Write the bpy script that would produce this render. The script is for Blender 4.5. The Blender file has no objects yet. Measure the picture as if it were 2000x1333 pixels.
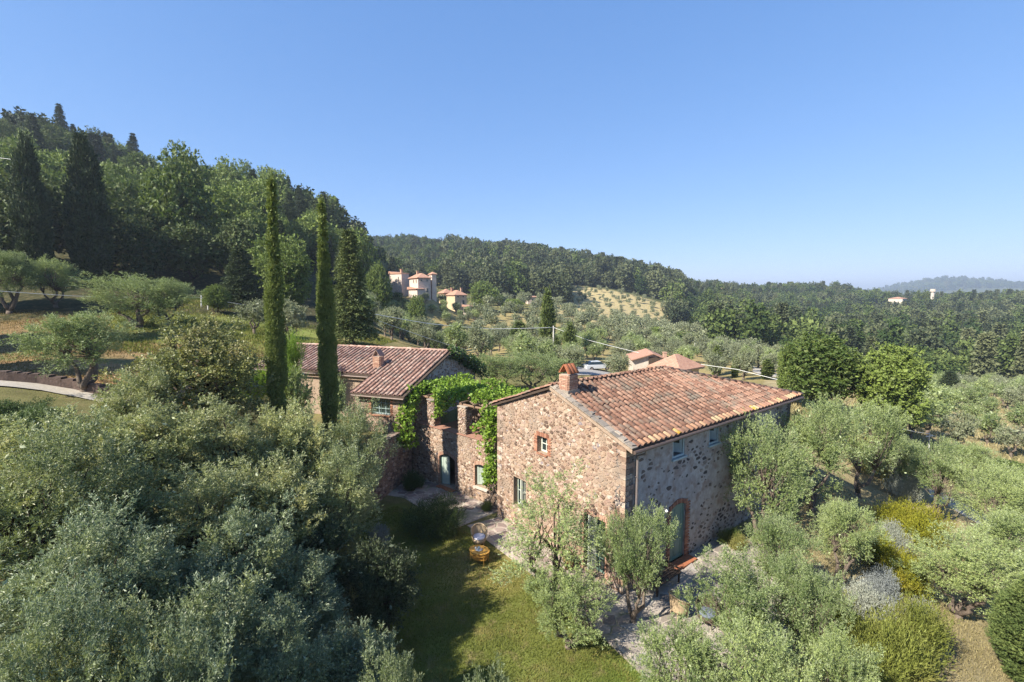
import bpy, bmesh, math, random
import numpy as np
from mathutils import Vector, Matrix
from mathutils.geometry import tessellate_polygon

# ------------------------------------------------------------------ camera, sky, sun, exposure
sc = bpy.context.scene
col = sc.collection
FPX, HZ, CAMZ = 912.0, 575.0, 12.0
PITCH = math.atan((666.5 - HZ) / FPX)
cd = bpy.data.cameras.new('camera'); cam = bpy.data.objects.new('camera', cd); col.objects.link(cam)
cd.sensor_width = 36.0; cd.lens = FPX / 2000 * 36.0; cd.clip_start = 0.1; cd.clip_end = 20000
cam.location = (0, 0, CAMZ); cam.rotation_euler = (math.pi / 2 - PITCH, 0, 0)
sc.camera = cam

SUN_EL = math.radians(40)
SUN_AZ = math.radians(34)            # light travels towards (cos, sin) of this angle on the ground
world = bpy.data.worlds.new('World'); sc.world = world; world.use_nodes = True
wn = world.node_tree.nodes; wl = world.node_tree.links
sky = wn.new('ShaderNodeTexSky'); sky.sky_type = 'NISHITA'; sky.sun_disc = False
sky.sun_elevation = SUN_EL
sky.sun_rotation = math.atan2(-math.cos(SUN_AZ), -math.sin(SUN_AZ))
sky.altitude = 2500; sky.air_density = 1.0; sky.dust_density = 0.0; sky.ozone_density = 1.0
# one even colour grade over the whole sky
_sp = wn.new('ShaderNodeSeparateColor'); _cb = wn.new('ShaderNodeCombineColor'); wl.new(sky.outputs[0], _sp.inputs[0])
for _i, (_g, _k) in enumerate(((.72, .76), (.54, 1.24), (.40, 2.25))):
    _p = wn.new('ShaderNodeMath'); _p.operation = 'POWER'; _p.inputs[1].default_value = _g; wl.new(_sp.outputs[_i], _p.inputs[0])
    _q = wn.new('ShaderNodeMath'); _q.operation = 'MULTIPLY'; _q.inputs[1].default_value = _k; wl.new(_p.outputs[0], _q.inputs[0]); wl.new(_q.outputs[0], _cb.inputs[_i])
wl.new(_cb.outputs[0], wn['Background'].inputs[0]); wn['Background'].inputs[1].default_value = 0.10
sd = bpy.data.lights.new('sun', 'SUN'); sun = bpy.data.objects.new('sun', sd); col.objects.link(sun)
sd.energy = 5.0; sd.angle = math.radians(0.55); sd.color = (1.0, 0.93, 0.80)
sun.rotation_euler = Vector((math.cos(SUN_AZ) * math.cos(SUN_EL), math.sin(SUN_AZ) * math.cos(SUN_EL), -math.sin(SUN_EL))).to_track_quat('-Z', 'Y').to_euler()
vs = sc.view_settings
vs.view_transform = 'Standard'; vs.look = 'None'; vs.gamma = 1; vs.use_curve_mapping = False; vs.exposure = 1.25
sc.cycles.use_denoising = True
sc.cycles.denoiser = 'OPENIMAGEDENOISE'; sc.cycles.denoising_prefilter = 'NONE'; sc.cycles.denoising_input_passes = 'RGB_ALBEDO_NORMAL'
sc.cycles.max_bounces = 4; sc.cycles.diffuse_bounces = 3; sc.cycles.glossy_bounces = 1
sc.cycles.transmission_bounces = 3; sc.cycles.volume_bounces = 0; sc.cycles.transparent_max_bounces = 6

# ------------------------------------------------------------------ helpers
def ray(px, py):
    x = (px - 1000) / FPX; v = (666.5 - py) / FPX
    return np.array([x, math.cos(PITCH) + v * math.sin(PITCH), -math.sin(PITCH) + v * math.cos(PITCH)])
def on(px, py, z=0.0):
    d = ray(px, py); t = (z - CAMZ) / d[2]; return np.array([0, 0, CAMZ]) + d * t
def at(px, py, Y):
    d = ray(px, py); return np.array([0, 0, CAMZ]) + d * (Y / d[1])
def unit(v):
    v = np.asarray(v, float); return v / (np.linalg.norm(v, axis=-1, keepdims=True) + 1e-9)

def tag(o, label=None, cat=None, group=None, kind=None):
    if label: o['label'] = label
    if cat: o['category'] = cat
    if group: o['group'] = group
    if kind: o['kind'] = kind
    return o
def link(o, parent=None):
    col.objects.link(o)
    if parent is not None: o.parent = parent
    return o
def empty(name, loc=(0, 0, 0), rz=0.0):
    o = bpy.data.objects.new(name, None); o.empty_display_size = 0.2
    o.location = loc; o.rotation_euler = (0, 0, rz); col.objects.link(o); return o
def mobj(name, me, parent=None, mat=None):
    if mat is not None and not me.materials: me.materials.append(mat)
    return link(bpy.data.objects.new(name, me), parent)
def mesh_np(name, V, Fq, smooth=False):
    """V (n,3) array, Fq (m,k) array of constant face size"""
    me = bpy.data.meshes.new(name); V = np.asarray(V, np.float32); Fq = np.asarray(Fq, np.int32)
    m, k = Fq.shape
    me.vertices.add(len(V)); me.vertices.foreach_set('co', V.ravel())
    me.loops.add(m * k); me.loops.foreach_set('vertex_index', Fq.ravel())
    me.polygons.add(m); me.polygons.foreach_set('loop_start', np.arange(0, m * k, k, dtype=np.int32))
    try: me.polygons.foreach_set('loop_total', np.full(m, k, np.int32))
    except Exception: pass
    me.polygons.foreach_set('use_smooth', np.full(m, smooth, bool))
    me.update(calc_edges=True); return me
def quads_mesh(name, Q):
    n = len(Q); return mesh_np(name, Q.reshape(-1, 3), np.arange(n * 4).reshape(n, 4))

class MB:
    """collects polygons of one part"""
    def __init__(s): s.v = []; s.f = []
    def add(s, vs, fs):
        b = len(s.v); s.v += [tuple(float(c) for c in p) for p in vs]; s.f += [tuple(i + b for i in f) for f in fs]
    def box(s, c, d, rot=0.0, ax=None):
        """centre, full size, rotation about z (or 3 axes)"""
        c = np.asarray(c, float); hx, hy, hz = np.asarray(d, float) / 2
        if ax is None:
            ca, sa = math.cos(rot), math.sin(rot); A = (np.array([ca, sa, 0]), np.array([-sa, ca, 0]), np.array([0, 0, 1.0]))
        else: A = [np.asarray(a, float) for a in ax]
        p = [c + A[0] * i * hx + A[1] * j * hy + A[2] * k * hz for i in (-1, 1) for j in (-1, 1) for k in (-1, 1)]
        s.add(p, [(0, 1, 3, 2), (4, 6, 7, 5), (0, 4, 5, 1), (2, 3, 7, 6), (0, 2, 6, 4), (1, 5, 7, 3)])
    def tube(s, pts, rad, n=8, caps=True):
        pts = [np.asarray(p, float) for p in pts]; rad = rad if hasattr(rad, '__len__') else [rad] * len(pts)
        rings = []; b = len(s.v); ref = None
        for i, p in enumerate(pts):
            t = unit(pts[min(i + 1, len(pts) - 1)] - pts[max(i - 1, 0)])
            if ref is None:
                ref = np.cross(t, [0, 0, 1.0]) if abs(t[2]) < .9 else np.cross(t, [1.0, 0, 0])
            a = unit(ref - t * np.dot(ref, t)); c = np.cross(t, a); ref = a
            for k in range(n):
                an = 2 * math.pi * k / n; s.v.append(tuple(p + (a * math.cos(an) + c * math.sin(an)) * rad[i]))
        for i in range(len(pts) - 1):
            for k in range(n):
                k2 = (k + 1) % n; s.f.append((b + i * n + k, b + i * n + k2, b + (i + 1) * n + k2, b + (i + 1) * n + k))
        if caps:
            s.f.append(tuple(b + k for k in reversed(range(n)))); s.f.append(tuple(b + (len(pts) - 1) * n + k for k in range(n)))
    def mesh(s, name, smooth=False):
        me = bpy.data.meshes.new(name); me.from_pydata(s.v, [], s.f)
        if smooth:
            for p in me.polygons: p.use_smooth = True
        me.update(); return me
    def build(s, name, mat, parent=None, smooth=False, kind=None):
        o = mobj(name, s.mesh(name, smooth), parent, mat)
        if kind: o['kind'] = kind
        return o

# ------------------------------------------------------------------ materials
def newmat(name):
    m = bpy.data.materials.new(name); m.use_nodes = True; nt = m.node_tree
    return m, nt, nt.nodes, nt.links, nt.nodes['Principled BSDF']
def ramp(nt, stops, inp, interp='LINEAR'):
    r = nt.nodes.new('ShaderNodeValToRGB'); r.color_ramp.interpolation = interp
    e = r.color_ramp.elements
    while len(e) < len(stops): e.new(0.5)
    for i, (p, c) in enumerate(stops): e[i].position = p; e[i].color = (*c, 1)
    nt.links.new(inp, r.inputs[0]); return r.outputs[0]
def noise(nt, scale, detail=3, vec=None, rough=0.55):
    n = nt.nodes.new('ShaderNodeTexNoise'); n.inputs['Scale'].default_value = scale; n.inputs['Detail'].default_value = detail
    n.inputs['Roughness'].default_value = rough
    if vec is None:
        g = nt.nodes.new('ShaderNodeNewGeometry'); vec = g.outputs['Position']
    nt.links.new(vec, n.inputs['Vector']); return n.outputs['Fac']
def mathn(nt, op, a, b=None, clamp=False):
    n = nt.nodes.new('ShaderNodeMath'); n.operation = op; n.use_clamp = clamp
    for i, x in enumerate((a, b)):
        if x is None: continue
        if isinstance(x, (int, float)): n.inputs[i].default_value = x
        else: nt.links.new(x, n.inputs[i])
    return n.outputs[0]
def mixc(nt, fac, a, b, mode='MIX'):
    n = nt.nodes.new('ShaderNodeMix'); n.data_type = 'RGBA'; n.blend_type = mode
    for i, x in ((0, fac), (6, a), (7, b)):
        if isinstance(x, (int, float)): n.inputs[i].default_value = x
        elif isinstance(x, tuple): n.inputs[i].default_value = (*x, 1)
        else: nt.links.new(x, n.inputs[i])
    return n.outputs[2]
def rnd(nt):
    g = nt.nodes.new('ShaderNodeNewGeometry'); o = nt.nodes.new('ShaderNodeObjectInfo')
    s = mathn(nt, 'ADD', g.outputs['Random Per Island'], o.outputs['Random'])
    return mathn(nt, 'FRACT', s)
def bump(nt, h, dist, strength, bs):
    b = nt.nodes.new('ShaderNodeBump'); b.inputs['Distance'].default_value = dist; b.inputs['Strength'].default_value = strength
    nt.links.new(h, b.inputs['Height']); nt.links.new(b.outputs[0], bs.inputs['Normal'])

def surf_mat(name, stops, nscale=6, rough=0.9, dirt=None, dscale=1.2, bdist=0.02, use_rnd=True, spec=0.25, bscale=None, rndw=1.0):
    """pieces pick a colour from the ramp at random, with noise wear"""
    m, nt, N, L, bs = newmat(name)
    nz = noise(nt, nscale, 4)
    if use_rnd:
        f = mathn(nt, 'ADD', mathn(nt, 'MULTIPLY', rnd(nt), rndw), mathn(nt, 'MULTIPLY', mathn(nt, 'SUBTRACT', nz, 0.5), 0.5), True)
    else: f = nz
    c = ramp(nt, stops, f)
    v = mathn(nt, 'ADD', mathn(nt, 'MULTIPLY', noise(nt, nscale * 3.1, 3), 0.7), 0.65)
    c = mixc(nt, 1.0, c, v, 'MULTIPLY')
    if dirt:
        d = ramp(nt, [(0.50, (0, 0, 0)), (0.66, (1, 1, 1))], noise(nt, dscale, 5))
        c = mixc(nt, d, c, dirt)
    L.new(c, bs.inputs['Base Color']); bs.inputs['Roughness'].default_value = rough
    bs.inputs['Specular IOR Level'].default_value = spec
    if bdist: bump(nt, noise(nt, bscale or nscale * 4, 4), bdist, 0.7, bs)
    return m
def plain_mat(name, c, rough=0.6, spec=0.4, metal=0.0, var=0.25, nscale=9):
    m, nt, N, L, bs = newmat(name)
    v = mathn(nt, 'ADD', mathn(nt, 'MULTIPLY', noise(nt, nscale, 4), var * 2), 1 - var)
    L.new(mixc(nt, 1.0, c, v, 'MULTIPLY'), bs.inputs['Base Color'])
    bs.inputs['Roughness'].default_value = rough; bs.inputs['Specular IOR Level'].default_value = spec; bs.inputs['Metallic'].default_value = metal
    return m
def leaf_mat(name, dark, light, under, transl=0.22, rough=0.5, spec=0.3, tint=None, clump=0.7, tscale=0.6, orand=.45):
    m, nt, N, L, bs = newmat(name)
    g = N.new('ShaderNodeNewGeometry'); oi = N.new('ShaderNodeObjectInfo')
    tc = N.new('ShaderNodeTexCoord')
    cl = noise(nt, clump, 2, tc.outputs['Object'])
    f = mathn(nt, 'ADD', mathn(nt, 'MULTIPLY', g.outputs['Random Per Island'], 0.65),
              mathn(nt, 'ADD', mathn(nt, 'MULTIPLY', mathn(nt, 'SUBTRACT', oi.outputs['Random'], 0.5), orand), mathn(nt, 'MULTIPLY', mathn(nt, 'SUBTRACT', cl, 0.42), 1.1)), True)
    c = mixc(nt, f, dark, light)
    if tint:
        tf = ramp(nt, [(0.5, (0, 0, 0)), (0.75, (1, 1, 1))], noise(nt, tscale, 2, tc.outputs['Object']))
        c = mixc(nt, mathn(nt, 'MULTIPLY', tf, 0.8), c, tint)
    if under is not None:
        c = mixc(nt, mathn(nt, 'MULTIPLY', g.outputs['Backfacing'], 0.75), c, under)
    L.new(c, bs.inputs['Base Color']); bs.inputs['Roughness'].default_value = rough; bs.inputs['Specular IOR Level'].default_value = spec
    t = N.new('ShaderNodeBsdfTranslucent'); L.new(mixc(nt, 1.0, c, (1.15, 1.2, 0.6), 'MULTIPLY'), t.inputs[0])
    mx = N.new('ShaderNodeMixShader'); mx.inputs[0].default_value = transl
    L.new(bs.outputs[0], mx.inputs[1]); L.new(t.outputs[0], mx.inputs[2])
    L.new(mx.outputs[0], N['Material Output'].inputs[0])
    return m

M = {}
M['gable_stone'] = surf_mat('gable_stone', [(0, (.10, .066, .05)), (.2, (.22, .138, .098)), (.38, (.32, .215, .15)), (.52, (.41, .31, .23)), (.66, (.25, .16, .122)), (.8, (.35, .25, .205)), (.92, (.53, .44, .34)), (1, (.20, .165, .175))], nscale=9, bdist=.03, dirt=(.26, .20, .155), dscale=.9)
M['gable_mortar'] = surf_mat('gable_mortar', [(0.2, (.25, .178, .128)), (.8, (.37, .28, .21))], nscale=5, bdist=.03, use_rnd=False)
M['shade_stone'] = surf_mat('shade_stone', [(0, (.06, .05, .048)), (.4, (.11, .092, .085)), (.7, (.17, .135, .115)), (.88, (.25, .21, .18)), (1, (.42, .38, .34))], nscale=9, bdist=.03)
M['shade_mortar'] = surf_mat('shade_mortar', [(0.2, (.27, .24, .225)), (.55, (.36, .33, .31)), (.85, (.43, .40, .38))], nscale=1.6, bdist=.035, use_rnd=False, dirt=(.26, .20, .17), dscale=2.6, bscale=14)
M['old_stone'] = surf_mat('old_stone', [(0, (.12, .085, .07)), (.35, (.22, .15, .115)), (.7, (.30, .215, .165)), (1, (.40, .32, .27))], nscale=7, bdist=.03)
M['old_mortar'] = surf_mat('old_mortar', [(0.2, (.17, .12, .095)), (.8, (.27, .205, .165))], nscale=4, bdist=.03, use_rnd=False)
M['brick'] = surf_mat('brick', [(0, (.20, .085, .055)), (.5, (.32, .145, .09)), (1, (.40, .215, .14))], nscale=12, bdist=.008)
M['brick_pale'] = surf_mat('brick_pale', [(0, (.28, .15, .105)), (.5, (.38, .225, .16)), (1, (.46, .31, .225))], nscale=12, bdist=.008)
M['mortar'] = plain_mat('mortar', (.36, .31, .26), .95, .1)
M['tile'] = surf_mat('tile', [(0, (.14, .075, .053)), (.25, (.21, .112, .078)), (.5, (.26, .145, .10)), (.68, (.30, .18, .127)), (.84, (.20, .128, .098)), (.95, (.345, .25, .18)), (1, (.32, .135, .072))], nscale=1.7, rough=.9, dirt=(.17, .14, .11), dscale=1.1, bdist=.01, rndw=.8, bscale=30)
M['tile_low'] = surf_mat('tile_low', [(0, (.11, .055, .04)), (.5, (.19, .10, .07)), (1, (.27, .16, .115))], nscale=7, rough=.9, dirt=(.14, .11, .085), dscale=2.5, bdist=.01)
M['tile_eave'] = surf_mat('tile_eave', [(0, (.30, .16, .10)), (.45, (.36, .21, .13)), (.8, (.38, .28, .17)), (.95, (.36, .27, .14)), (1, (.42, .25, .04))], nscale=9, rough=.9, bdist=.01)
M['tile_annex'] = surf_mat('tile_annex', [(0, (.20, .115, .09)), (.35, (.29, .175, .14)), (.7, (.36, .23, .185)), (1, (.42, .30, .245))], nscale=7, rough=.88, dirt=(.20, .16, .135), dscale=1.7, bdist=.01)
M['tile_annex_low'] = surf_mat('tile_annex_low', [(0, (.09, .05, .042)), (.5, (.14, .08, .066)), (1, (.19, .12, .10))], nscale=7, rough=.9, bdist=.01)
M['terracotta'] = plain_mat('terracotta', (.33, .125, .065), .85, .2, var=.4)
M['cotto'] = plain_mat('cotto', (.30, .16, .115), .85, .25, var=.35)
M['slate'] = surf_mat('slate', [(0, (.17, .15, .13)), (.5, (.27, .23, .19)), (1, (.36, .31, .25))], nscale=8, bdist=.02)
M['flag'] = surf_mat('flag', [(0, (.17, .145, .13)), (.35, (.24, .21, .185)), (.7, (.31, .27, .24)), (1, (.28, .265, .25))], nscale=5, rough=.8, bdist=.012, dirt=(.22, .19, .16), dscale=.9)
M['flag_joint'] = surf_mat('flag_joint', [(0.2, (.30, .26, .21)), (.8, (.45, .39, .33))], nscale=4, bdist=.01, use_rnd=False, dirt=(.17, .17, .10), dscale=.8)
M['path_stone'] = surf_mat('path_stone', [(0, (.17, .125, .11)), (.5, (.26, .20, .175)), (1, (.34, .275, .24))], nscale=6, rough=.85, bdist=.015)
M['green_paint'] = plain_mat('green_paint', (.15, .235, .195), .5, .35, var=.15)
M['grey_green'] = plain_mat('grey_green', (.37, .43, .37), .55, .35, var=.12)
M['pale_paint'] = plain_mat('pale_paint', (.60, .62, .53), .5, .4, var=.1)
M['blue_grey'] = plain_mat('blue_grey', (.34, .42, .44), .5, .4, var=.1)
M['metal_brown'] = plain_mat('metal_brown', (.12, .085, .07), .5, .5, .3)
M['pipe'] = plain_mat('pipe', (.30, .25, .235), .45, .5, .5)
M['wood'] = plain_mat('wood', (.20, .13, .085), .8, .2, var=.35)
M['wood_dark'] = plain_mat('wood_dark', (.07, .05, .038), .8, .2)
M['plaster_shade'] = plain_mat('plaster_shade', (.26, .19, .15), .95, .1)
M['interior'] = plain_mat('interior', (.30, .19, .14), .9, .1)
M['bark'] = surf_mat('bark', [(0.2, (.07, .055, .042)), (.6, (.16, .125, .10)), (.9, (.26, .22, .18))], nscale=9, bdist=.03, use_rnd=False)
M['bark_dark'] = surf_mat('bark_dark', [(0.2, (.03, .022, .018)), (.8, (.09, .065, .05))], nscale=9, bdist=.03, use_rnd=False)
gm, nt, N, L, bs = newmat('glass'); bs.inputs['Base Color'].default_value = (.02, .03, .03, 1); bs.inputs['Roughness'].default_value = .06; bs.inputs['Specular IOR Level'].default_value = .8; M['glass'] = gm

M['olive'] = leaf_mat('olive_leaf', (.085, .13, .042), (.36, .42, .15), (.38, .43, .25), .2, .5, .35, clump=1.1)
M['olive_grey'] = leaf_mat('olive_grey_leaf', (.10, .12, .065), (.27, .29, .155), (.30, .32, .225), .16, .55, .3)
M['laurel_pale'] = leaf_mat('pale_evergreen_leaf', (.13, .155, .065), (.44, .46, .20), (.44, .47, .30), .28, .42, .45, tint=(.34, .30, .12), clump=1.0)
M['laurel_blue'] = leaf_mat('blue_evergreen_leaf', (.07, .10, .06), (.28, .335, .20), (.31, .36, .255), .26, .42, .45, tint=(.26, .28, .09), clump=1.0, tscale=.9)
M['laurel'] = leaf_mat('evergreen_leaf', (.075, .105, .045), (.32, .36, .155), (.33, .37, .235), .28, .42, .45, tint=(.28, .265, .095), clump=1.0)
M['oak'] = leaf_mat('golden_oak_leaf', (.07, .095, .03), (.29, .30, .11), (.27, .28, .14), .2, .45, .4, tint=(.33, .24, .11))
M['dark_bush'] = leaf_mat('dark_bush_leaf', (.03, .045, .02), (.09, .12, .05), (.12, .14, .09), .14, .5, .35, tint=(.15, .15, .06))
M['cypress'] = leaf_mat('cypress_leaf', (.075, .11, .032), (.24, .28, .085), None, .16, .65, .2)
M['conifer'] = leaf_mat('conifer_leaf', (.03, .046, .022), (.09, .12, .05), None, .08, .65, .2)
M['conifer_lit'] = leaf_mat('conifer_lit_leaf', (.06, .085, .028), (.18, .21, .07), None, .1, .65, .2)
M['broadleaf'] = leaf_mat('broadleaf_leaf', (.055, .09, .02), (.20, .26, .055), (.17, .21, .07), .22, .55, .25, clump=.35, orand=.8)
M['broadleaf_dark'] = leaf_mat('broadleaf_dark_leaf', (.035, .058, .02), (.12, .155, .05), (.11, .13, .06), .18, .6, .2, clump=.35, orand=.8)
M['forest'] = leaf_mat('forest_leaf', (.035, .062, .018), (.15, .19, .055), None, .14, .65, .15, clump=.2, orand=.9)
M['forest_pine'] = leaf_mat('forest_pine_leaf', (.035, .05, .025), (.15, .165, .08), None, .1, .7, .15, clump=.2, orand=.9)
M['vine'] = leaf_mat('vine_leaf', (.12, .21, .022), (.30, .42, .05), (.24, .33, .08), .3, .5, .3, clump=1.2)
M['ivy'] = leaf_mat('ivy_leaf', (.03, .06, .015), (.08, .14, .03), None, .12, .4, .4)
M['broom'] = leaf_mat('broom_leaf', (.15, .165, .018), (.33, .315, .03), None, .2, .6, .2, clump=1.5, tint=(.20, .14, .03))
M['silver'] = leaf_mat('silver_leaf', (.22, .24, .19), (.42, .43, .37), None, .1, .6, .2)
M['lavender'] = leaf_mat('lavender_leaf', (.17, .19, .18), (.30, .32, .33), None, .1, .6, .2)
M['rosemary'] = leaf_mat('rosemary_leaf', (.05, .08, .028), (.16, .22, .07), None, .15, .55, .25, clump=1.5)
M['heath'] = leaf_mat('heath_leaf', (.13, .15, .03), (.27, .29, .07), None, .15, .6, .2, clump=1.5, tint=(.17, .13, .05))
M['tan_bush'] = leaf_mat('tan_bush_leaf', (.20, .20, .06), (.36, .33, .12), None, .15, .6, .2)
M['flower'] = plain_mat('yellow_flower', (.70, .52, .02), .6, .2)
M['grass'] = leaf_mat('grass_blade', (.085, .11, .02), (.20, .215, .05), None, .25, .7, .1, tint=(.33, .26, .10), clump=.3)
M['dry_grass'] = leaf_mat('dry_grass_blade', (.19, .16, .08), (.35, .30, .16), None, .2, .7, .1)
M['wicker'] = plain_mat('wicker', (.40, .30, .19), .7, .3, nscale=40, var=.4)
M['rattan'] = plain_mat('rattan', (.52, .28, .055), .5, .4, nscale=30, var=.25)
M['cushion'] = plain_mat('cushion', (.62, .60, .66), .9, .1, var=.06)
M['white'] = plain_mat('white', (.75, .75, .74), .5, .4, var=.06)
M['wire'] = plain_mat('wire', (.62, .62, .60), .6, .3, var=.05)
M['pole'] = plain_mat('pole', (.50, .48, .45), .8, .2, var=.15)
M['pole_wood'] = plain_mat('pole_wood', (.22, .17, .13), .9, .2, var=.3)
M['villa_wall'] = surf_mat('villa_wall', [(0.2, (.46, .36, .30)), (.8, (.60, .50, .43))], nscale=1.1, bdist=.05, use_rnd=False)
M['ochre_wall'] = surf_mat('ochre_wall', [(0.2, (.42, .32, .20)), (.8, (.52, .42, .29))], nscale=.7, bdist=.02, use_rnd=False)
M['pale_wall'] = surf_mat('pale_wall', [(0.2, (.42, .35, .29)), (.8, (.58, .51, .44))], nscale=1.1, bdist=.03, use_rnd=False)
M['far_tile'] = surf_mat('far_tile', [(0.2, (.26, .14, .10)), (.5, (.36, .20, .14)), (.85, (.42, .27, .195))], nscale=2.4, bdist=.04, use_rnd=False)
M['car_paint'] = plain_mat('car_paint', (.62, .64, .66), .25, .6, .2, var=.03)
M['rubber'] = plain_mat('rubber', (.02, .02, .02), .8, .2)
M['asphalt'] = surf_mat('asphalt', [(0.2, (.24, .23, .225)), (.8, (.33, .315, .30))], nscale=2, bdist=.01, use_rnd=False)
M['gravel'] = surf_mat('gravel', [(0.2, (.30, .27, .23)), (.8, (.45, .41, .36))], nscale=6, bdist=.01, use_rnd=False)

# ------------------------------------------------------------------ the lie of the land
HC = np.array([4.43, 17.61]); YAW = 0.66
RV = np.array([math.cos(YAW), math.sin(YAW)]); GV = np.array([-math.sin(YAW), math.cos(YAW)])   # along the long wall, along the gable
def hp(v, u, z=0.0):
    w = HC + RV * v + GV * u; return np.array([w[0], w[1], z])

# measured spots: (photo x, photo y of the ground there, distance)
_spots = [(-300, 700, 28), (0, 770, 24), (70, 762, 26), (150, 765, 27), (0, 700, 34), (120, 690, 34), (60, 640, 42), (0, 600, 50), (120, 590, 52), (250, 650, 44), (300, 600, 55),
          (0, 540, 62), (150, 560, 62), (300, 570, 68), (430, 598, 60), (470, 660, 45), (440, 690, 38), (560, 645, 55), (620, 640, 62), (690, 668, 52),
          (-400, 300, 150), (0, 420, 100), (0, 300, 150), (80, 315, 165), (160, 322, 165), (280, 380, 165), (200, 440, 110), (350, 410, 130), (350, 500, 90), (440, 425, 150), (450, 520, 95), (530, 425, 170), (540, 520, 105),
          (620, 440, 185), (680, 475, 200), (725, 515, 215), (600, 570, 90), (690, 590, 95), (740, 600, 120), (0, 330, 260), (300, 420, 300), (500, 480, 330), (680, 520, 300),
          (740, 486, 470), (820, 482, 500), (900, 500, 470), (1000, 512, 430), (1070, 521, 410), (1150, 540, 390), (1260, 560, 380), (1340, 582, 380), (1420, 592, 420),
          (740, 540, 300), (850, 555, 290), (960, 570, 280), (1050, 575, 280), (1120, 572, 300), (1190, 572, 310), (1250, 590, 300), (1310, 605, 300),
          (800, 584, 138), (750, 590, 138), (842, 586, 138), (892, 610, 153), (866, 604, 157), (800, 580, 205), (870, 600, 190), (950, 612, 185), (1035, 592, 230), (1180, 610, 240), (1260, 630, 240), (1350, 640, 260),
          (760, 650, 110), (850, 655, 125), (950, 662, 120), (880, 690, 80), (1000, 695, 85), (1100, 705, 85), (1150, 722, 74), (1250, 735, 78), (1150, 660, 130), (1270, 670, 145), (1330, 765, 64),
          (1400, 705, 110), (1450, 740, 68), (1480, 660, 220), (1520, 740, 66), (1600, 800, 46), (1620, 850, 38), (1700, 840, 42), (1780, 860, 45), (1900, 885, 46), (1990, 870, 48), (1850, 835, 58), (1950, 815, 68), (2000, 790, 80), (2300, 850, 60),
          (1700, 760, 80), (1850, 780, 100), (1700, 715, 160), (1850, 745, 150), (2000, 750, 130), (1600, 680, 220), (1750, 680, 230), (1900, 690, 200), (2000, 700, 200), (2400, 760, 150),
          (1560, 640, 330), (1700, 640, 330), (1850, 645, 320), (2000, 640, 320), (1500, 610, 420), (1500, 588, 520), (1560, 576, 560), (1640, 576, 560), (1700, 592, 560), (1620, 600, 470), (1760, 600, 470), (1850, 604, 450), (2000, 596, 450), (2300, 600, 450),
          (1500, 600, 900), (1700, 612, 900), (1900, 612, 900), (1000, 560, 900), (600, 560, 900), (200, 500, 700),
          (1690, 584, 2600), (1770, 570, 2600), (1830, 552, 2600), (1900, 556, 2600), (2000, 568, 2600), (2150, 575, 2600), (1500, 586, 2600), (1200, 580, 2600), (700, 580, 2600),
          (1650, 572, 6500), (1750, 568, 6500), (1850, 572, 6500), (2000, 564, 6500), (1200, 576, 6500), (500, 576, 6500)]
_ctl = [tuple(at(*s)) for s in _spots]
_ctl += [(-9, 4, 1.6), (-9, 10, 1.8), (-12, 16, 3.0), (-17, 18, 4.6), (-16, 27, 4.6), (-12, 27, 3.6), (-22, 12, 5.2), (-4, 8, .1), (0, 2, 0), (5, 6, 0), (5, 13, 0), (12, 10, -.4), (16, 15, -.8), (21, 20, -1.5), (14, 22, -.2), (18, 28, -.8), (24, 30, -2.2), (28, 24, -2.6),
         (-6, -6, .8), (-16, -4, 3.2), (-26, -2, 6), (6, -6, -.3), (18, -4, -1.2), (-40, 8, 9), (-10, -40, 2), (40, -20, -5), (-80, -40, 18), (0, -300, 0), (300, -200, -20), (-300, -200, 50), (-900, 300, 120), (-2000, -500, 90), (1500, 200, -10), (0, -2000, 20), (2500, -500, 30)]
_ctl = np.array(_ctl)
KT, KR = 3.2, 1.0
def _uv(x, y):
    r = np.sqrt(x * x + y * y) + 3.0; th = np.arctan2(x, y); k = r / (r + 1e-9)
    return np.stack([np.sin(th / 2) * 2 * KT, np.log(r) * KR * 1.6], -1)
def _k(d2): return 0.5 * d2 * np.log(d2 + 1e-9)
_CU = _uv(_ctl[:, 0], _ctl[:, 1])
_S = _ctl[:, 2] - 0.0
_sc = 1.0 / (np.sqrt(_ctl[:, 0] ** 2 + _ctl[:, 1] ** 2) + 8)      # heights as seen angles keep far and near in balance
_T = (_S - 0.0) * _sc
_n = len(_ctl)
_A = _k(((_CU[:, None] - _CU[None]) ** 2).sum(-1)) + np.eye(_n) * 0.004
_Pm = np.concatenate([np.ones((_n, 1)), _CU], 1)
_W = np.linalg.solve(np.block([[_A, _Pm], [_Pm.T, np.zeros((3, 3))]]), np.concatenate([_T, np.zeros(3)]))
def tps(x, y):
    x = np.atleast_1d(np.asarray(x, float)); y = np.atleast_1d(np.asarray(y, float)); out = np.empty(len(x))
    for i in range(0, len(x), 20000):
        U = _uv(x[i:i + 20000], y[i:i + 20000]); d = _k(((U[:, None] - _CU[None]) ** 2).sum(-1))
        out[i:i + 20000] = d @ _W[:_n] + _W[_n] + U @ _W[_n + 1:]
    return out * (np.sqrt(x * x + y * y) + 8)
def poly_dist(x, y, poly):
    """signed distance, negative inside"""
    P = np.asarray(poly, float); d = np.full(len(x), 1e9); ins = np.zeros(len(x), bool)
    for i in range(len(P)):
        a, b = P[i], P[(i + 1) % len(P)]; e = b - a
        t = np.clip(((x - a[0]) * e[0] + (y - a[1]) * e[1]) / (e @ e), 0, 1)
        d = np.minimum(d, np.hypot(x - a[0] - t * e[0], y - a[1] - t * e[1]))
        c = (a[1] > y) != (b[1] > y)
        with np.errstate(divide='ignore', invalid='ignore'):
            xx = (b[0] - a[0]) * (y - a[1]) / (b[1] - a[1]) + a[0]
        ins ^= c & (x < xx)
    return np.where(ins, -d, d)
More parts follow.
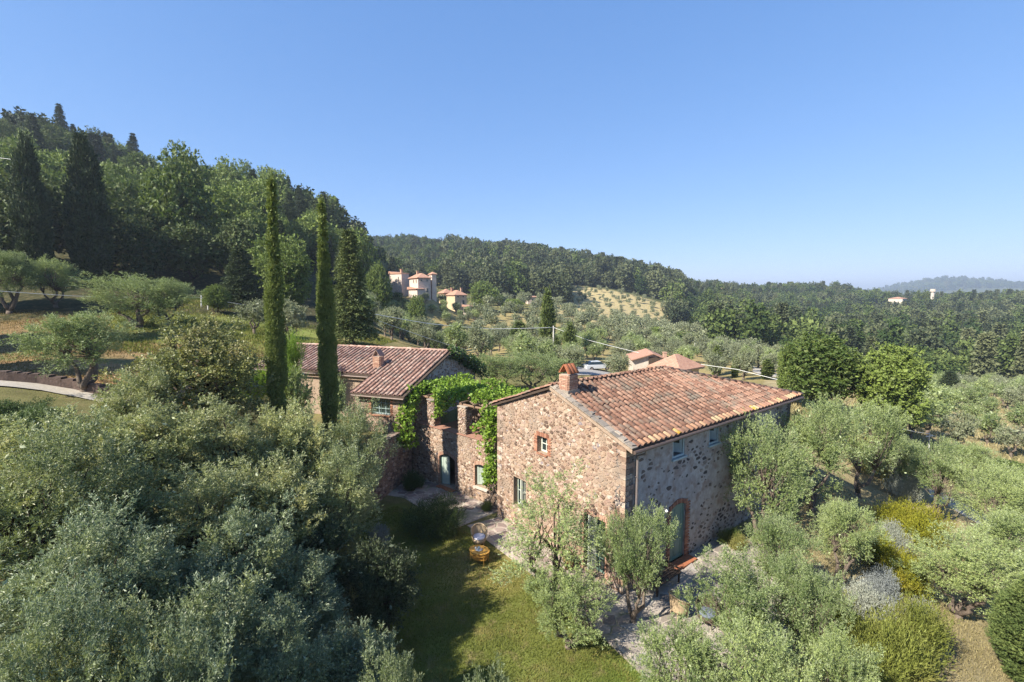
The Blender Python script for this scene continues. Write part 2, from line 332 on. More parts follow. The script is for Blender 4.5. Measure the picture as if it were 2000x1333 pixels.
def sstep(t): t = np.clip(t, 0, 1); return t * t * (3 - 2 * t)
P_LOW = [(-6.75, 30.6), (-8.3, 24.5), (-8.9, 21.5), (-5.6, 17.5), (-3.8, 12), (-2.6, 5), (9, 4), (13, 14), (15, 22), (20, 30), (12, 37), (0, 31)]
P_UP = [(-6.95, 30.6), (-8.55, 24.5), (-9.2, 21.4), (-13, 22), (-15.5, 33), (-14, 42), (-3.5, 40), (-5.2, 31.2)]
def ground(x, y):
    sc_ = np.isscalar(x)
    x = np.atleast_1d(np.asarray(x, float)); y = np.atleast_1d(np.asarray(y, float))
    z = np.clip(tps(x, y), -45, 125); near = (np.abs(x) < 60) & (y > -30) & (y < 80)
    if near.any():
        xn, yn = x[near], y[near]; dl = poly_dist(xn, yn, P_LOW); du = poly_dist(xn, yn, P_UP)
        wl_ = 1 - sstep(dl / 5.0); wu = 1 - sstep(du / 5.0)
        wl_ = np.where(du < 0, 0, wl_); wu = np.where(dl < 0, 0, wu)
        wt = (1 - wl_) * (1 - wu) + 1e-6
        z[near] = (z[near] * wt + 3.15 * wu) / (wt + wl_ + wu)
    return float(z[0]) if sc_ else z
def gz(p): return ground(float(p[0]), float(p[1]))

def fbm(x, y, seed=0, oct=4):
    r = np.random.default_rng(seed); out = 0; a = 1.0
    for i in range(oct):
        k = r.normal(size=(6, 2)) * (2 ** i); ph = r.uniform(0, 6.28, 6)
        out = out + a * sum(np.sin(x * k[j, 0] + y * k[j, 1] + ph[j]) for j in range(6)) / 6; a *= .55
    return out

th = np.concatenate([np.linspace(-180, -62, 40)[:-1], np.linspace(-62, 62, 360), np.linspace(62, 180, 40)[1:-1]]) * math.pi / 180
rr = np.concatenate([np.geomspace(2.5, 60, 250)[:-1], np.geomspace(60, 7000, 170)])
TH, RR = np.meshgrid(th, rr, indexing='ij')
X = (np.sin(TH) * RR).ravel(); Y = (np.cos(TH) * RR).ravel()
Zg = ground(X, Y)
Zg += np.where(RR.ravel() > 30, fbm(X / 14, Y / 14, 3) * np.clip((RR.ravel() - 30) / 60, 0, 1) * .35, 0)
nT, nR = TH.shape
idx = np.arange(nT * nR).reshape(nT, nR)
i2 = np.roll(idx, -1, 0)
F4 = np.stack([idx[:, :-1], idx[:, 1:], i2[:, 1:], i2[:, :-1]], -1).reshape(-1, 4)
V = np.stack([X, Y, Zg], 1)
c0 = len(V); V = np.concatenate([V, [[0, 0, 0.0]]])
gme = mesh_np('ground', V, F4, True)
# hole in the middle
bm = bmesh.new(); bm.from_mesh(gme); bm.verts.ensure_lookup_table()
cv = bm.verts[c0]
for i in range(nT):
    try: bm.faces.new((cv, bm.verts[int(idx[i, 0])], bm.verts[int(idx[(i + 1) % nT, 0])]))
    except ValueError: pass
bmesh.ops.recalc_face_normals(bm, faces=bm.faces[:]); bm.to_mesh(gme); bm.free()
if gme.polygons[0].normal.z < 0: gme.flip_normals()
# what grows or lies where: colour of the soil and turf, with shade toned into the left bank
pxg = 1000 + FPX * X / np.maximum(Y, .5)
colr = np.zeros((len(V), 4), np.float32); colr[:, 3] = 1
base = np.array([.155, .145, .06])
colr[:, :3] = base
def paint(mask, c):
    m = np.zeros(len(V)); m[:len(mask)] = np.clip(mask, 0, 1); m = m[:, None]
    colr[:, :3] = colr[:, :3] * (1 - m) + np.array(c) * m
LAWN = [(-6.6, 25.5), (-8.3, 24), (-8.5, 21), (-5.2, 17), (-3.6, 12), (-2.5, 5), (4, 4), (4.6, 13.2), (2.6, 16.3), (.5, 19.2), (-3.0, 23.4)]
nV = len(X)
R_ = np.hypot(X, Y)
paint(1 - sstep(poly_dist(X, Y, LAWN) / 1.0), (.12, .135, .035))
dry = 1 - sstep(np.hypot((X + 1.2) / 2.2, (Y - 19.3) / 1.9) - .35)
paint(dry * .75, (.30, .235, .085))
paint((1 - sstep((np.hypot((X - 5) / 3, (Y - 12) / 2.5) - .5))) * .8, (.115, .17, .03))
paint(sstep((X - 11) / 3) * (Y < 40) * (Y > 2), (.27, .225, .125))          # dry meadow by the cypress
paint(sstep((Y - 40) / 12) * (pxg > 1500) * (R_ < 140), (.30, .25, .14))        # straw coloured olive terraces on the right
paint(sstep((Y - 50) / 20) * (pxg > 700) * (pxg <= 1500) * (R_ < 200), (.27, .22, .10))
gold = (1 - sstep((np.abs(pxg - 1200) - 110) / 40)) * (R_ > 188) * (R_ < 340)
paint(gold, (.38, .31, .16))
paint((1 - sstep((np.abs(pxg - 1780) - 60) / 30)) * (R_ > 440) * (R_ < 500), (.30, .28, .11))
left = (X < -14) * (Y > 20) * (Y < 60) * (pxg < 420)
paint(sstep((Y - 26) / 2) * left * (Y < 33) * 1.0, (.27, .165, .08))
paint(sstep((Y - 33) / 2) * left, (.22, .15, .075))  # upper bank painted darker, its shade put into the soil colour
paint((X < -10) * (Y > 40) * (Y < 75) * (pxg > 210) * (pxg < 640) * 1.0, (.17, .19, .05))
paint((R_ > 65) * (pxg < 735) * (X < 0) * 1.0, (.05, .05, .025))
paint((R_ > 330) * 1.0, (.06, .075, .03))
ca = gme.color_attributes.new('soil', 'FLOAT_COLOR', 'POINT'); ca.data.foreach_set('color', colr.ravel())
gmat, nt, N, L, bs = newmat('ground')
at_ = N.new('ShaderNodeAttribute'); at_.attribute_name = 'soil'
v1 = mathn(nt, 'ADD', mathn(nt, 'MULTIPLY', noise(nt, .55, 6, rough=.65), 1.3), .35)
c1 = mixc(nt, 1.0, at_.outputs[0], v1, 'MULTIPLY')
v2 = mathn(nt, 'ADD', mathn(nt, 'MULTIPLY', noise(nt, 9, 5, rough=.7), 1.2), .4)
c2 = mixc(nt, 1.0, c1, v2, 'MULTIPLY')
c3 = mixc(nt, ramp(nt, [(.52, (0, 0, 0)), (.7, (.6, .6, .6))], noise(nt, 1.7, 5)), c2, (.21, .16, .085))
L.new(c3, bs.inputs['Base Color']); bs.inputs['Roughness'].default_value = 1; bs.inputs['Specular IOR Level'].default_value = .05
bump(nt, noise(nt, 14, 5, rough=.7), .06, .8, bs)
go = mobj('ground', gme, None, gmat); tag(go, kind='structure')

# ------------------------------------------------------------------ masonry
def clip_poly(P, a, n):
    """keep the side where (p-a).n <= 0"""
    out = []; m = len(P)
    for i in range(m):
        p, q = P[i], P[(i + 1) % m]; dp = (p[0] - a[0]) * n[0] + (p[1] - a[1]) * n[1]; dq = (q[0] - a[0]) * n[0] + (q[1] - a[1]) * n[1]
        if dp <= 0: out.append(p)
        if (dp < 0 < dq) or (dq < 0 < dp):
            t = dp / (dp - dq); out.append((p[0] + (q[0] - p[0]) * t, p[1] + (q[1] - p[1]) * t))
    return out
def area(P): return 0.5 * sum(P[i][0] * P[(i + 1) % len(P)][1] - P[(i + 1) % len(P)][0] * P[i][1] for i in range(len(P)))
def cells(rng, outline, sx, sy, jit=.42, holes=()):
    """irregular courses of cells that fill a convex outline (counter-clockwise) around rectangular holes"""
    xs = [p[0] for p in outline]; ys = [p[1] for p in outline]; k = sx / sy
    seeds = []; y = min(ys) - sy; row = 0
    while y < max(ys) + sy:
        x = min(xs) - sx + rng.uniform(0, sx)
        while x < max(xs) + sx:
            seeds.append((x + rng.uniform(-.2, .2) * sx, (y + rng.uniform(-jit, jit) * sy) * k)); x += sx * rng.choice([.45, .6, .8, 1.0, 1.3, 1.8])
        y += sy; row += 1
    grid = {}
    for i, s in enumerate(seeds): grid.setdefault((int(s[0] // (2 * sx)), int(s[1] // (2 * sx))), []).append(i)
    out = []
    for i, s in enumerate(seeds):
        sp = (s[0], s[1] / k)
        if not (min(xs) - .1 < sp[0] < max(xs) + .1 and min(ys) - .1 < sp[1] < max(ys) + .1): continue
        if any(h[0] < sp[0] < h[2] and h[1] < sp[1] < h[3] for h in holes): continue
        w = 1.8 * sx; P = [(s[0] - w, s[1] - w), (s[0] + w, s[1] - w), (s[0] + w, s[1] + w), (s[0] - w, s[1] + w)]
        gx, gy = int(s[0] // (2 * sx)), int(s[1] // (2 * sx))
        for ax in (-1, 0, 1):
            for ay in (-1, 0, 1):
                for j in grid.get((gx + ax, gy + ay), ()):
                    if j == i: continue
                    q = seeds[j]; d = (q[0] - s[0], q[1] - s[1])
                    if d[0] ** 2 + d[1] ** 2 > 9 * sx * sx: continue
                    P = clip_poly(P, ((s[0] + q[0]) / 2, (s[1] + q[1]) / 2), d)
                    if len(P) < 3: break
                if len(P) < 3: break
            if len(P) < 3: break
        if len(P) < 3: continue
        P = [(p[0], p[1] / k) for p in P]
        for e in range(len(outline)):
            a, b = outline[e], outline[(e + 1) % len(outline)]
            P = clip_poly(P, a, (b[1] - a[1], -(b[0] - a[0])))
            if len(P) < 3: break
        if len(P) < 3: continue
        for h in holes:
            opts = ((h[0] - sp[0], (h[0], 0), (1, 0)), (sp[0] - h[2], (h[2], 0), (-1, 0)), (h[1] - sp[1], (0, h[1]), (0, 1)), (sp[1] - h[3], (0, h[3]), (0, -1)))
            o = max(opts, key=lambda t: t[0]); P = clip_poly(P, o[1], o[2])
            if len(P) < 3: break
        if len(P) >= 3 and area(P) > .12 * sx * sy: out.append(P)
    return out
def stone_faces(rng, P, joint, depth, rounded=True):
    """points (u, z, n) and faces of one stone"""
    cx = sum(p[0] for p in P) / len(P); cy = sum(p[1] for p in P) / len(P)
    size = math.sqrt(abs(area(P))); f = max(.35, 1 - joint / size * 1.3)
    P = [(cx + (p[0] - cx) * f, cy + (p[1] - cy) * f) for p in P]
    Q = []
    m = len(P)
    if rounded:
        for i in range(m):
            a, b = P[i], P[(i + 1) % m]
            if math.hypot(b[0] - a[0], b[1] - a[1]) < .25 * size: Q.append(((a[0] + b[0]) / 2, (a[1] + b[1]) / 2)); continue
            for t in (.09, .91): Q.append((a[0] + (b[0] - a[0]) * t, a[1] + (b[1] - a[1]) * t))
    else: Q = P
    m = len(Q); d = depth * rng.uniform(.5, 1.4); tx, ty = rng.uniform(-.08, .08), rng.uniform(-.10, .10)
    b = .82
    vs_ = [(q[0], q[1], -.02) for q in Q] + [(cx + (q[0] - cx) * b, cy + (q[1] - cy) * b, d + (q[0] - cx) * tx + (q[1] - cy) * ty) for q in Q]
    fs = [(i, (i + 1) % m, m + (i + 1) % m, m + i) for i in range(m)] + [tuple(range(m, 2 * m))]
    return vs_, fs
class Frame:
    def __init__(s, O, U, Nn): s.O = np.asarray(O, float); s.U = np.asarray(U, float); s.N = np.asarray(Nn, float); s.Z = np.array([0, 0, 1.0])
    def p(s, u, z, n=0.0): return s.O + s.U * u + s.Z * z + s.N * n
def arch_loop(h, rise, seg=7):
    """rectangle (u0,z0,u1,z1) whose top is a shallow arch of the given rise"""
    u0, z0, u1, z1 = h
    if rise <= 0: return [(u0, z0), (u1, z0), (u1, z1), (u0, z1)]
    L_ = [(u0, z0), (u1, z0)]
    for i in range(seg + 1):
        t = i / seg; L_.append((u1 + (u0 - u1) * t, z1 - rise + rise * math.sin(math.pi * t)))
    return L_
def wall_panel(fr, outline, holes, thick, name, mat, parent):
    """solid wall with openings: front, back, edges and reveals. holes: list of loops"""
    mb = MB(); loops = [outline] + holes
    flat = [p for lp in loops for p in lp]
    tris = tessellate_polygon([[Vector((p[0], p[1], 0)) for p in lp] for lp in loops])
    def orient(t):
        a, b, c = (flat[i] for i in t); return t if (b[0] - a[0]) * (c[1] - a[1]) - (b[1] - a[1]) * (c[0] - a[0]) > 0 else (t[0], t[2], t[1])
    tr = [orient(t) for t in tris]
    mb.add([fr.p(*p) for p in flat], tr); mb.add([fr.p(p[0], p[1], -thick) for p in flat], [(t[0], t[2], t[1]) for t in tr])
    for lp in loops:
        m = len(lp); mb.add([fr.p(*p) for p in lp] + [fr.p(p[0], p[1], -thick) for p in lp], [(i, m + i, m + (i + 1) % m, (i + 1) % m) for i in range(m)])
    return mb.build(name, mat, parent)
def stone_skin(rng, fr, outline, holes, sx, sy, parent, mat, joint=.03, depth=.035, keep=1.0, singles=300, name='stone', special=None, jit=.42, keepfn=None):
    """stones set in the face of a wall: the ones that show largest are objects, the rest one part"""
    cs = cells(rng, outline, sx, sy, jit, holes); items = []
    for P in cs:
        c = np.mean(P, 0)
        if keep < 1.0 or keepfn:
            kp = keepfn(c[0], c[1]) if keepfn else keep
            if rng.uniform() > kp: continue
            jj = rng.choice([joint, joint * 1.6, joint * 2.6])
        else: jj = joint * rng.uniform(.7, 1.5)
        v, f = stone_faces(rng, P, jj, depth)
        w = fr.p(c[0], c[1]); items.append((abs(area(P)) / (np.linalg.norm(w - np.array([0, 0, CAMZ])) ** 2), v, f))
    items.sort(key=lambda t: -t[0])
    mb = MB()
    for i, (s, v, f) in enumerate(items):
        pts = [fr.p(*q) for q in v]
        if i < singles:
            me = bpy.data.meshes.new(name); me.from_pydata([tuple(q) for q in pts], [], f); me.materials.append(mat); link(bpy.data.objects.new(name, me), parent)
        else: mb.add(pts, f)
    if mb.v: mb.build(name + '_rest' if False else 'small_stones', mat, parent, kind='stuff')
def brick_frame(rng, fr, h, rise, parent, mat, width=.14, n0=.012, lh=.065, sill=False):
    """bricks round an opening: soldiers over the arch, stretchers up the jambs"""
    mb = MB(); u0, z0, u1, z1 = h
    z = z0; i = 0
    while z < z1 - rise:
        w = width * (1.0 if i % 2 else 1.55)
        for s in (-1, 1):
            uc = (u0 - w / 2) if s < 0 else (u1 + w / 2)
            mb.box(fr.p(uc, z + lh / 2, n0 + rng.uniform(-.006, .008)), (w - .008, .05, lh - .012), ax=(fr.U, fr.N, fr.Z))
        z += lh; i += 1
    n = max(3, int((u1 - u0 + 2 * width) / .075))
    for i in range(n):
        t = (i + .5) / n; u = u0 - width * .5 + (u1 - u0 + width) * t; zz = z1 - rise + rise * math.sin(math.pi * min(max((u - u0) / (u1 - u0), 0), 1)) + .10
        an = (t - .5) * .5 * (1 if rise > 0 else 0); U2 = fr.U * math.cos(an) - fr.Z * math.sin(an); Z2 = fr.Z * math.cos(an) + fr.U * math.sin(an)
        mb.box(fr.p(u, zz + .01, n0 + rng.uniform(-.006, .008)), ((u1 - u0 + width) / n - .012, .05, .20), ax=(U2, fr.N, Z2))
    if sill:
        for i in range(n):
            u = u0 + (u1 - u0) * (i + .5) / n; mb.box(fr.p(u, z0 - .04, .03), ((u1 - u0) / n - .01, .12, .07), ax=(fr.U, fr.N, fr.Z))
    return mb.build('brick_surround', mat, parent, kind='stuff')
def brick_block(rng, c, size, rot, z0, z1, parent, mat, name='bricks', bl=.26, bh=.075):
    """a hollow brick shaft laid in courses"""
    mb = MB(); ca, sa = math.cos(rot), math.sin(rot); ex = np.array([ca, sa, 0]); ey = np.array([-sa, ca, 0]); ez = np.array([0, 0, 1.0]); c = np.asarray(c, float)
    sx, sy = size; z = z0; row = 0
    while z + bh <= z1 + .01:
        for (a, b, la, off) in ((ex, ey, sx, -sy / 2), (ex, ey, sx, sy / 2), (ey, ex, sy, -sx / 2), (ey, ex, sy, sx / 2)):
            u = -la / 2 - (bl / 2 if row % 2 else 0)
            while u < la / 2 - .01:
                a0, a1 = max(u, -la / 2), min(u + bl, la / 2)
                if a1 - a0 > .05:
                    mid = c + a * ((a0 + a1) / 2) + b * (off * .93) + ez * (z + bh / 2); mb.box(mid, (a1 - a0 - .012, .12 + rng.uniform(-.01, .012), bh - .013), ax=(a, b, ez))
                u += bl
        z += bh; row += 1
    core = MB(); core.box(c + ez * ((z0 + z1) / 2 - .02), (sx - .06, sy - .06, z1 - z0 - .04), rot); core.build('mortar_core', M['mortar'], parent)
    return mb.build(name, mat, parent, kind='stuff')

# ------------------------------------------------------------------ roof tiles
def cover_mesh(name, w0, w1, L_, h, seg=5, th=.016, mat=None):
    """half-round tile, low end at y=0, narrow end at y=L"""
    v = []; f = []
    for (y, w, hh, k) in ((0, w0, h, 1), (L_, w1, h * .8, 1), (0, w0 - 2 * th, h - th, 0)):
        for i in range(seg + 1):
            a = math.pi * i / seg; v.append((-math.cos(a) * w / 2, y, math.sin(a) * hh + (0.018 if y == 0 else 0)))
    n = seg + 1
    for i in range(seg):
        f.append((i, i + 1, n + i + 1, n + i)); f.append((2 * n + i, 2 * n + i + 1, i + 1, i))
    me = bpy.data.meshes.new(name); me.from_pydata(v, [], [tuple(reversed(q)) for q in f])
    for p in me.polygons: p.use_smooth = (p.index % 2 == 0)
    if mat: me.materials.append(mat)
    return me
def pan_pts(w, L_):
    e = .035; v = [(-w / 2, 0, e + .02), (-w / 2 + .02, 0, .02), (w / 2 - .02, 0, .02), (w / 2, 0, e + .02), (-w / 2, L_, e), (-w / 2 + .02, L_, 0), (w / 2 - .02, L_, 0), (w / 2, L_, e), (-w / 2 + .02, 0, -.005), (w / 2 - .02, 0, -.005)]
    return v, [(0, 1, 5, 4), (1, 2, 6, 5), (2, 3, 7, 6), (8, 9, 2, 1)]
def tile_slope(rng, roof, O, A, B, inside, nA, nB, mat, mat_low, pitch=.34, expo=.36, singles=300, mat_eave=None, jit=1.0, ridge_n=None):
    """O eave corner, A along the eave, B up the slope (unit). inside(a,b) says where tile is wanted"""
    O = np.asarray(O, float); A = np.asarray(A, float); B = np.asarray(B, float); Nn = np.cross(A, B)
    covers = [cover_mesh('tile', .205, .155, .44, .085, mat=mat), cover_mesh('tile', .195, .15, .45, .08, mat=mat), cover_mesh('tile', .21, .16, .43, .09, mat=mat)]
    eave = cover_mesh('tile', .205, .155, .44, .085, mat=mat_eave) if mat_eave else None
    pl, pf = pan_pts(.29, .43); low = MB(); rest = []; place = []
    for i in range(nA + 1):
        wob = rng.normal(0, .008) * jit
        for j in range(nB):
            a = i * pitch; b = j * expo + rng.normal(0, .008) * jit
            sag = .02 * math.sin(a * .9 + 1.3) * jit + .012 * math.sin(b * 2.1 + a * .4) * jit
            if i < nA and inside(a + pitch / 2, b + .18):
                yw = rng.normal(0, .012) * jit; A2 = A * math.cos(yw) + B * math.sin(yw); B2 = B * math.cos(yw) - A * math.sin(yw)
                b0 = O + A * (a + pitch / 2 + wob) + B * b + Nn * (sag + rng.uniform(0, .006)); low.add([b0 + A2 * q[0] + B2 * q[1] + Nn * q[2] for q in pl], pf)
            if inside(a, b + .18):
                yw = rng.normal(0, .025) * jit; tl = rng.normal(0, .012) * jit
                A2 = A * math.cos(yw) + B * math.sin(yw); B2 = unit(B * math.cos(yw) - A * math.sin(yw) + Nn * tl); N2 = np.cross(A2, B2)
                b0 = O + A * (a + wob + rng.normal(0, .008) * jit) + B * (b - .01) + Nn * (sag + .03)
                m4 = Matrix(((A2[0], B2[0], N2[0], b0[0]), (A2[1], B2[1], N2[1], b0[1]), (A2[2], B2[2], N2[2], b0[2]), (0, 0, 0, 1)))
                place.append((np.linalg.norm(b0 - np.array([0, 0, CAMZ])), m4, eave if (j == 0 and eave and rng.uniform() < .5) else covers[rng.integers(3)]))
    place.sort(key=lambda t: t[0]); rest = MB(); er = MB()
    for k, (d, m4, me) in enumerate(place):
        if k < singles:
            o = bpy.data.objects.new('tile', me); o.matrix_world = m4; link(o, roof)
        else:
            R3 = np.array(m4)
            co = np.array([v.co for v in me.vertices]) @ R3[:3, :3].T + R3[:3, 3]
            (er if me is eave else rest).add(co, [tuple(p.vertices) for p in me.polygons])
    low.build('pan_tiles', mat_low, roof, kind='stuff')
    if rest.v: rest.build('tile_rows', mat, roof, kind='stuff')
    if er.v: er.build('eave_tiles', mat_eave, roof, kind='stuff')
def roof_deck(pts_list, parent, name, mat, th=.12):
    """solid sloping slab under the tiles"""
    mb = MB()
    for pts in pts_list:
        pts = [np.asarray(p, float) for p in pts]; m = len(pts); n = unit(np.cross(pts[1] - pts[0], pts[2] - pts[0])); n = n if n[2] > 0 else -n
        mb.add(pts + [p - np.array([0, 0, th]) for p in pts], [tuple(range(m)), tuple(reversed(range(m, 2 * m)))] + [(i, m + i, m + (i + 1) % m, (i + 1) % m) for i in range(m)])
    return mb.build(name, mat, parent)
def ridge_row(rng, p0, p1, roof, mat, step=.38, w=.26, name='ridge_tile', single=True):
    p0 = np.asarray(p0, float); p1 = np.asarray(p1, float); B = unit(p1 - p0); n = int(np.linalg.norm(p1 - p0) / step)
    me = cover_mesh(name, w, w * .85, .46, .10, mat=mat)
    for i in range(n):
        A = unit(np.cross(B, [0, 0, 1.0])); N2 = np.cross(A, B); b0 = p0 + B * (i * step) + N2 * rng.uniform(-.01, .012)
        o = bpy.data.objects.new(name, me); o.matrix_world = Matrix(((A[0], B[0], N2[0], b0[0]), (A[1], B[1], N2[1], b0[1]), (A[2], B[2], N2[2], b0[2]), (0, 0, 0, 1))); link(o, roof)

def casement(fr, u0, z0, u1, z1, parent, mat, n=-.18, bars=1, mull=0, name='window', glass=True, fw=.06):
    """frame in an opening, with glass and glazing bars; returns the frame"""
    mb = MB(); ax = (fr.U, fr.N, fr.Z)
    mb.box(fr.p((u0 + u1) / 2, z0 + fw / 2, n), (u1 - u0, .06, fw), ax=ax); mb.box(fr.p((u0 + u1) / 2, z1 - fw / 2, n), (u1 - u0, .06, fw), ax=ax)
    for u in (u0 + fw / 2, u1 - fw / 2): mb.box(fr.p(u, (z0 + z1) / 2, n), (fw, .058, z1 - z0 - 2 * fw), ax=ax)
    o = mb.build(name, mat, parent)
    k = MB()
    for i in range(mull): k.box(fr.p(u0 + (u1 - u0) * (i + 1) / (mull + 1), (z0 + z1) / 2, n + .004), (.035, .04, z1 - z0 - 2 * fw), ax=ax)
    for i in range(bars): k.box(fr.p((u0 + u1) / 2, z0 + (z1 - z0) * (i + 1) / (bars + 1), n + .002), (u1 - u0 - 2 * fw, .036, .03), ax=ax)
    if k.v: k.build('glazing_bars', mat, o)
    if glass:
        g = MB(); g.box(fr.p((u0 + u1) / 2, (z0 + z1) / 2, n - .012), (u1 - u0 - 2 * fw + .01, .008, z1 - z0 - 2 * fw + .01), ax=ax); g.build('pane', M['glass'], o)
    return o
def leaf_panel(hinge, along, nrm, w, z0, z1, parent, mat, name='shutter', panels=3, glazed=False):
    """door or shutter leaf hung at a point, swung along a direction: stiles, rails, panels"""
    along = unit(along); nrm = unit(nrm); hinge = np.asarray(hinge, float); ez = np.array([0, 0, 1.0]); ax = (along, nrm, ez); mb = MB()
    c = lambda a, z: hinge + along * a + ez * z
    for a in (.05, w - .05): mb.box(c(a, (z0 + z1) / 2), (.10, .045, z1 - z0), ax=ax)
    zs = [z0 + (z1 - z0) * i / panels for i in range(panels + 1)]
    for i, z in enumerate(zs): mb.box(c(w / 2, min(max(z, z0 + .05), z1 - .05)), (w - .2, .044, .10), ax=ax)
    o = mb.build(name, mat, parent)
    for i in range(panels):
        g = MB(); g.box(c(w / 2, (zs[i] + zs[i + 1]) / 2), (w - .19, .014, zs[i + 1] - zs[i] - .09), ax=ax)
        g.build('pane' if glazed and i > 0 else 'panel', M['glass'] if glazed and i > 0 else mat, o)
    return o

# ------------------------------------------------------------------ the farmhouse
rng = np.random.default_rng(11)
W_, L_, ZE, ZR, LR = 8.45, 15.06, 6.19, 7.74, 8.47
SL = (ZR - ZE) / (W_ / 2)
house = tag(empty('farmhouse', hp(0, 0)), 'large stone farmhouse with orange tiled hipped roof and brick chimney beside the patio', 'house')
HB = house
def child_root(o):
    o.matrix_parent_inverse = Matrix(); return o
# parts are built in world coordinates: keep the parent at the origin of its own offset
house.location = (0, 0, 0)
gf = Frame(hp(0, W_), (-GV[0], -GV[1], 0), (-RV[0], -RV[1], 0))          # gable: u runs from the far corner to the near corner
def gu(u): return W_ - u
g_small = (gu(5.22), 4.50, gu(4.50), 5.30); g_low = (gu(7.1), 1.15, gu(6.1), 2.70); g_french = (gu(2.12), .12, gu(.92), 2.66)
out = [(0, -.3), (W_, -.3), (W_, ZE), (W_ / 2, ZR), (0, ZE)]
gw = wall_panel(gf, out, [arch_loop(g_small, 0), arch_loop(g_low, .0), arch_loop(g_french, 0)], .5, 'gable_wall', M['gable_mortar'], house)
def grow(h, d): return (h[0] - d, h[1] - d * .4, h[2] + d, h[3] + d)
stone_skin(rng, gf, out, [grow(g_small, .20), grow(g_low, .03), grow(g_french, .03)], .23, .135, gw, M['gable_stone'], joint=.02, depth=.022, singles=300, jit=.55)
brick_frame(rng, gf, g_small, 0, gw, M['brick'], width=.17, sill=True)
brick_frame(rng, gf, g_french, 0, gw, M['brick_pale'], width=.10)
# gable openings
w1 = casement(gf, g_small[0] + .01, g_small[1] + .01, g_small[2] - .01, g_small[3] - .01, house, M['pale_paint'], n=-.26, bars=1, mull=1)
w2 = casement(gf, g_low[0] + .01, g_low[1] + .01, g_low[2] - .01, g_low[3] - .01, house, M['grey_green'], n=-.30, bars=1, mull=0)
leaf_panel(gf.p(g_low[0] + .52, 0, -.06), -gf.N + gf.U * .25, gf.U, .44, g_low[1] + .03, g_low[3] - .03, house, M['pale_paint'], panels=2)
casement(gf, g_french[0] + .01, g_french[1] + .01, g_french[2] - .01, g_french[3] - .01, house, M['green_paint'], n=-.36, bars=3, mull=1, name='french_window', fw=.08)
leaf_panel(gf.p(g_french[0] + .22, 0, -.02), gf.N * -.9 + gf.U * .35, gf.U, .5, g_french[1] + .03, g_french[3] - .03, house, M['pale_paint'], panels=3)
# dressed stones up the corners
for cu_, cs_sign in ((0, 1), (W_, -1)):
    zq = -.1; k_ = 0
    while zq < ZE - .2:
        hq_ = rng.uniform(.16, .27); a_, b_ = (rng.uniform(.38, .55), rng.uniform(.22, .30)) if k_ % 2 else (rng.uniform(.22, .30), rng.uniform(.38, .55))
        mb = MB(); mb.box(hp(b_ / 2 - .03, cu_ + cs_sign * (a_ / 2 - .03), zq + hq_ / 2), (b_ - .01 + rng.uniform(0, .012), a_, hq_ - .025), YAW + rng.normal(0, .01)); mb.build('corner_stone', M['gable_stone'], gw); zq += hq_; k_ += 1
# long wall in shade
sf = Frame(hp(0, 0), (RV[0], RV[1], 0), (-GV[0], -GV[1], 0))
s_w1 = (3.15, 4.90, 4.08, 5.86); s_w2 = (6.10, 4.92, 6.98, 5.90); s_door = (3.16, .12, 4.32, 2.76)
outs = [(0, -.3), (L_, -.3), (L_, ZE), (0, ZE)]
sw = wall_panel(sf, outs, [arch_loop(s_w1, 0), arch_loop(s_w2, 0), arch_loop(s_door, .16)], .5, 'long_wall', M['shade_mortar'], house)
def kf(u, z):
    if u < .45: return 1.0
    k = .20 + .26 * max(0, math.sin(u * 1.7 + z * 1.1) * .6 + .2) + .35 * max(0, math.sin(u * .9 - z * 2.2 + 1.0) - .45)
    return k + (.5 if u > 4.6 and z < 1.5 else 0) + (.15 if z < 1 else 0)
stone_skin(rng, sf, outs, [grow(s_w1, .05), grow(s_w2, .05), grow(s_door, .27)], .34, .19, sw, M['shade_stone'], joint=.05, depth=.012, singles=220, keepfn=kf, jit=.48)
brick_frame(rng, sf, s_door, .16, sw, M['brick'], width=.22)
for h in (s_w1, s_w2):
    fo = casement(sf, h[0] + .005, h[1] + .005, h[2] - .005, h[3] - .005, house, M['blue_grey'], n=-.05, bars=0, mull=0, glass=False, fw=.09)
    leaf_panel(sf.p(h[2] - .10, 0, -.10), -sf.U * .55 - sf.N * .8, sf.N, (h[2] - h[0]) * .5, h[1] + .1, h[3] - .1, house, M['blue_grey'], panels=2, glazed=True, name='open_sash')
    ls = MB(); ls.box(sf.p((h[0] + h[2]) / 2, h[1] - .035, .02), (h[2] - h[0] + .16, .16, .07), ax=(sf.U, sf.N, sf.Z)); ls.build('window_sill', M['blue_grey'], house)
dr = casement(sf, s_door[0] + .01, s_door[1], s_door[2] - .01, s_door[3] - .10, house, M['green_paint'], n=-.10, bars=0, mull=0, glass=False, name='door_frame', fw=.09)
for k_, (ua, ub) in enumerate(((s_door[0] + .1, (s_door[0] + s_door[2]) / 2 - .005), ((s_door[0] + s_door[2]) / 2 + .005, s_door[2] - .1))):
    d_ = leaf_panel(sf.p(ua, 0, -.11), sf.U, sf.N, ub - ua, s_door[1] + .05, s_door[3] - .18, house, M['green_paint'], name='door', panels=3)
    hb = MB(); hb.tube([sf.p(ub - .06 if k_ == 0 else ua + .06, 1.15, -.08), sf.p(ub - .06 if k_ == 0 else ua + .06, 1.15, -.02), sf.p(ub - .16 if k_ == 0 else ua + .16, 1.15, -.02)], .012, 6); hb.build('handle', M['metal_brown'], d_)
st = MB(); st.box(sf.p((s_door[0] + s_door[2]) / 2, .06, .22), (1.7, .6, .12), ax=(sf.U, sf.N, sf.Z)); st.build('doorstep', M['terracotta'], house)
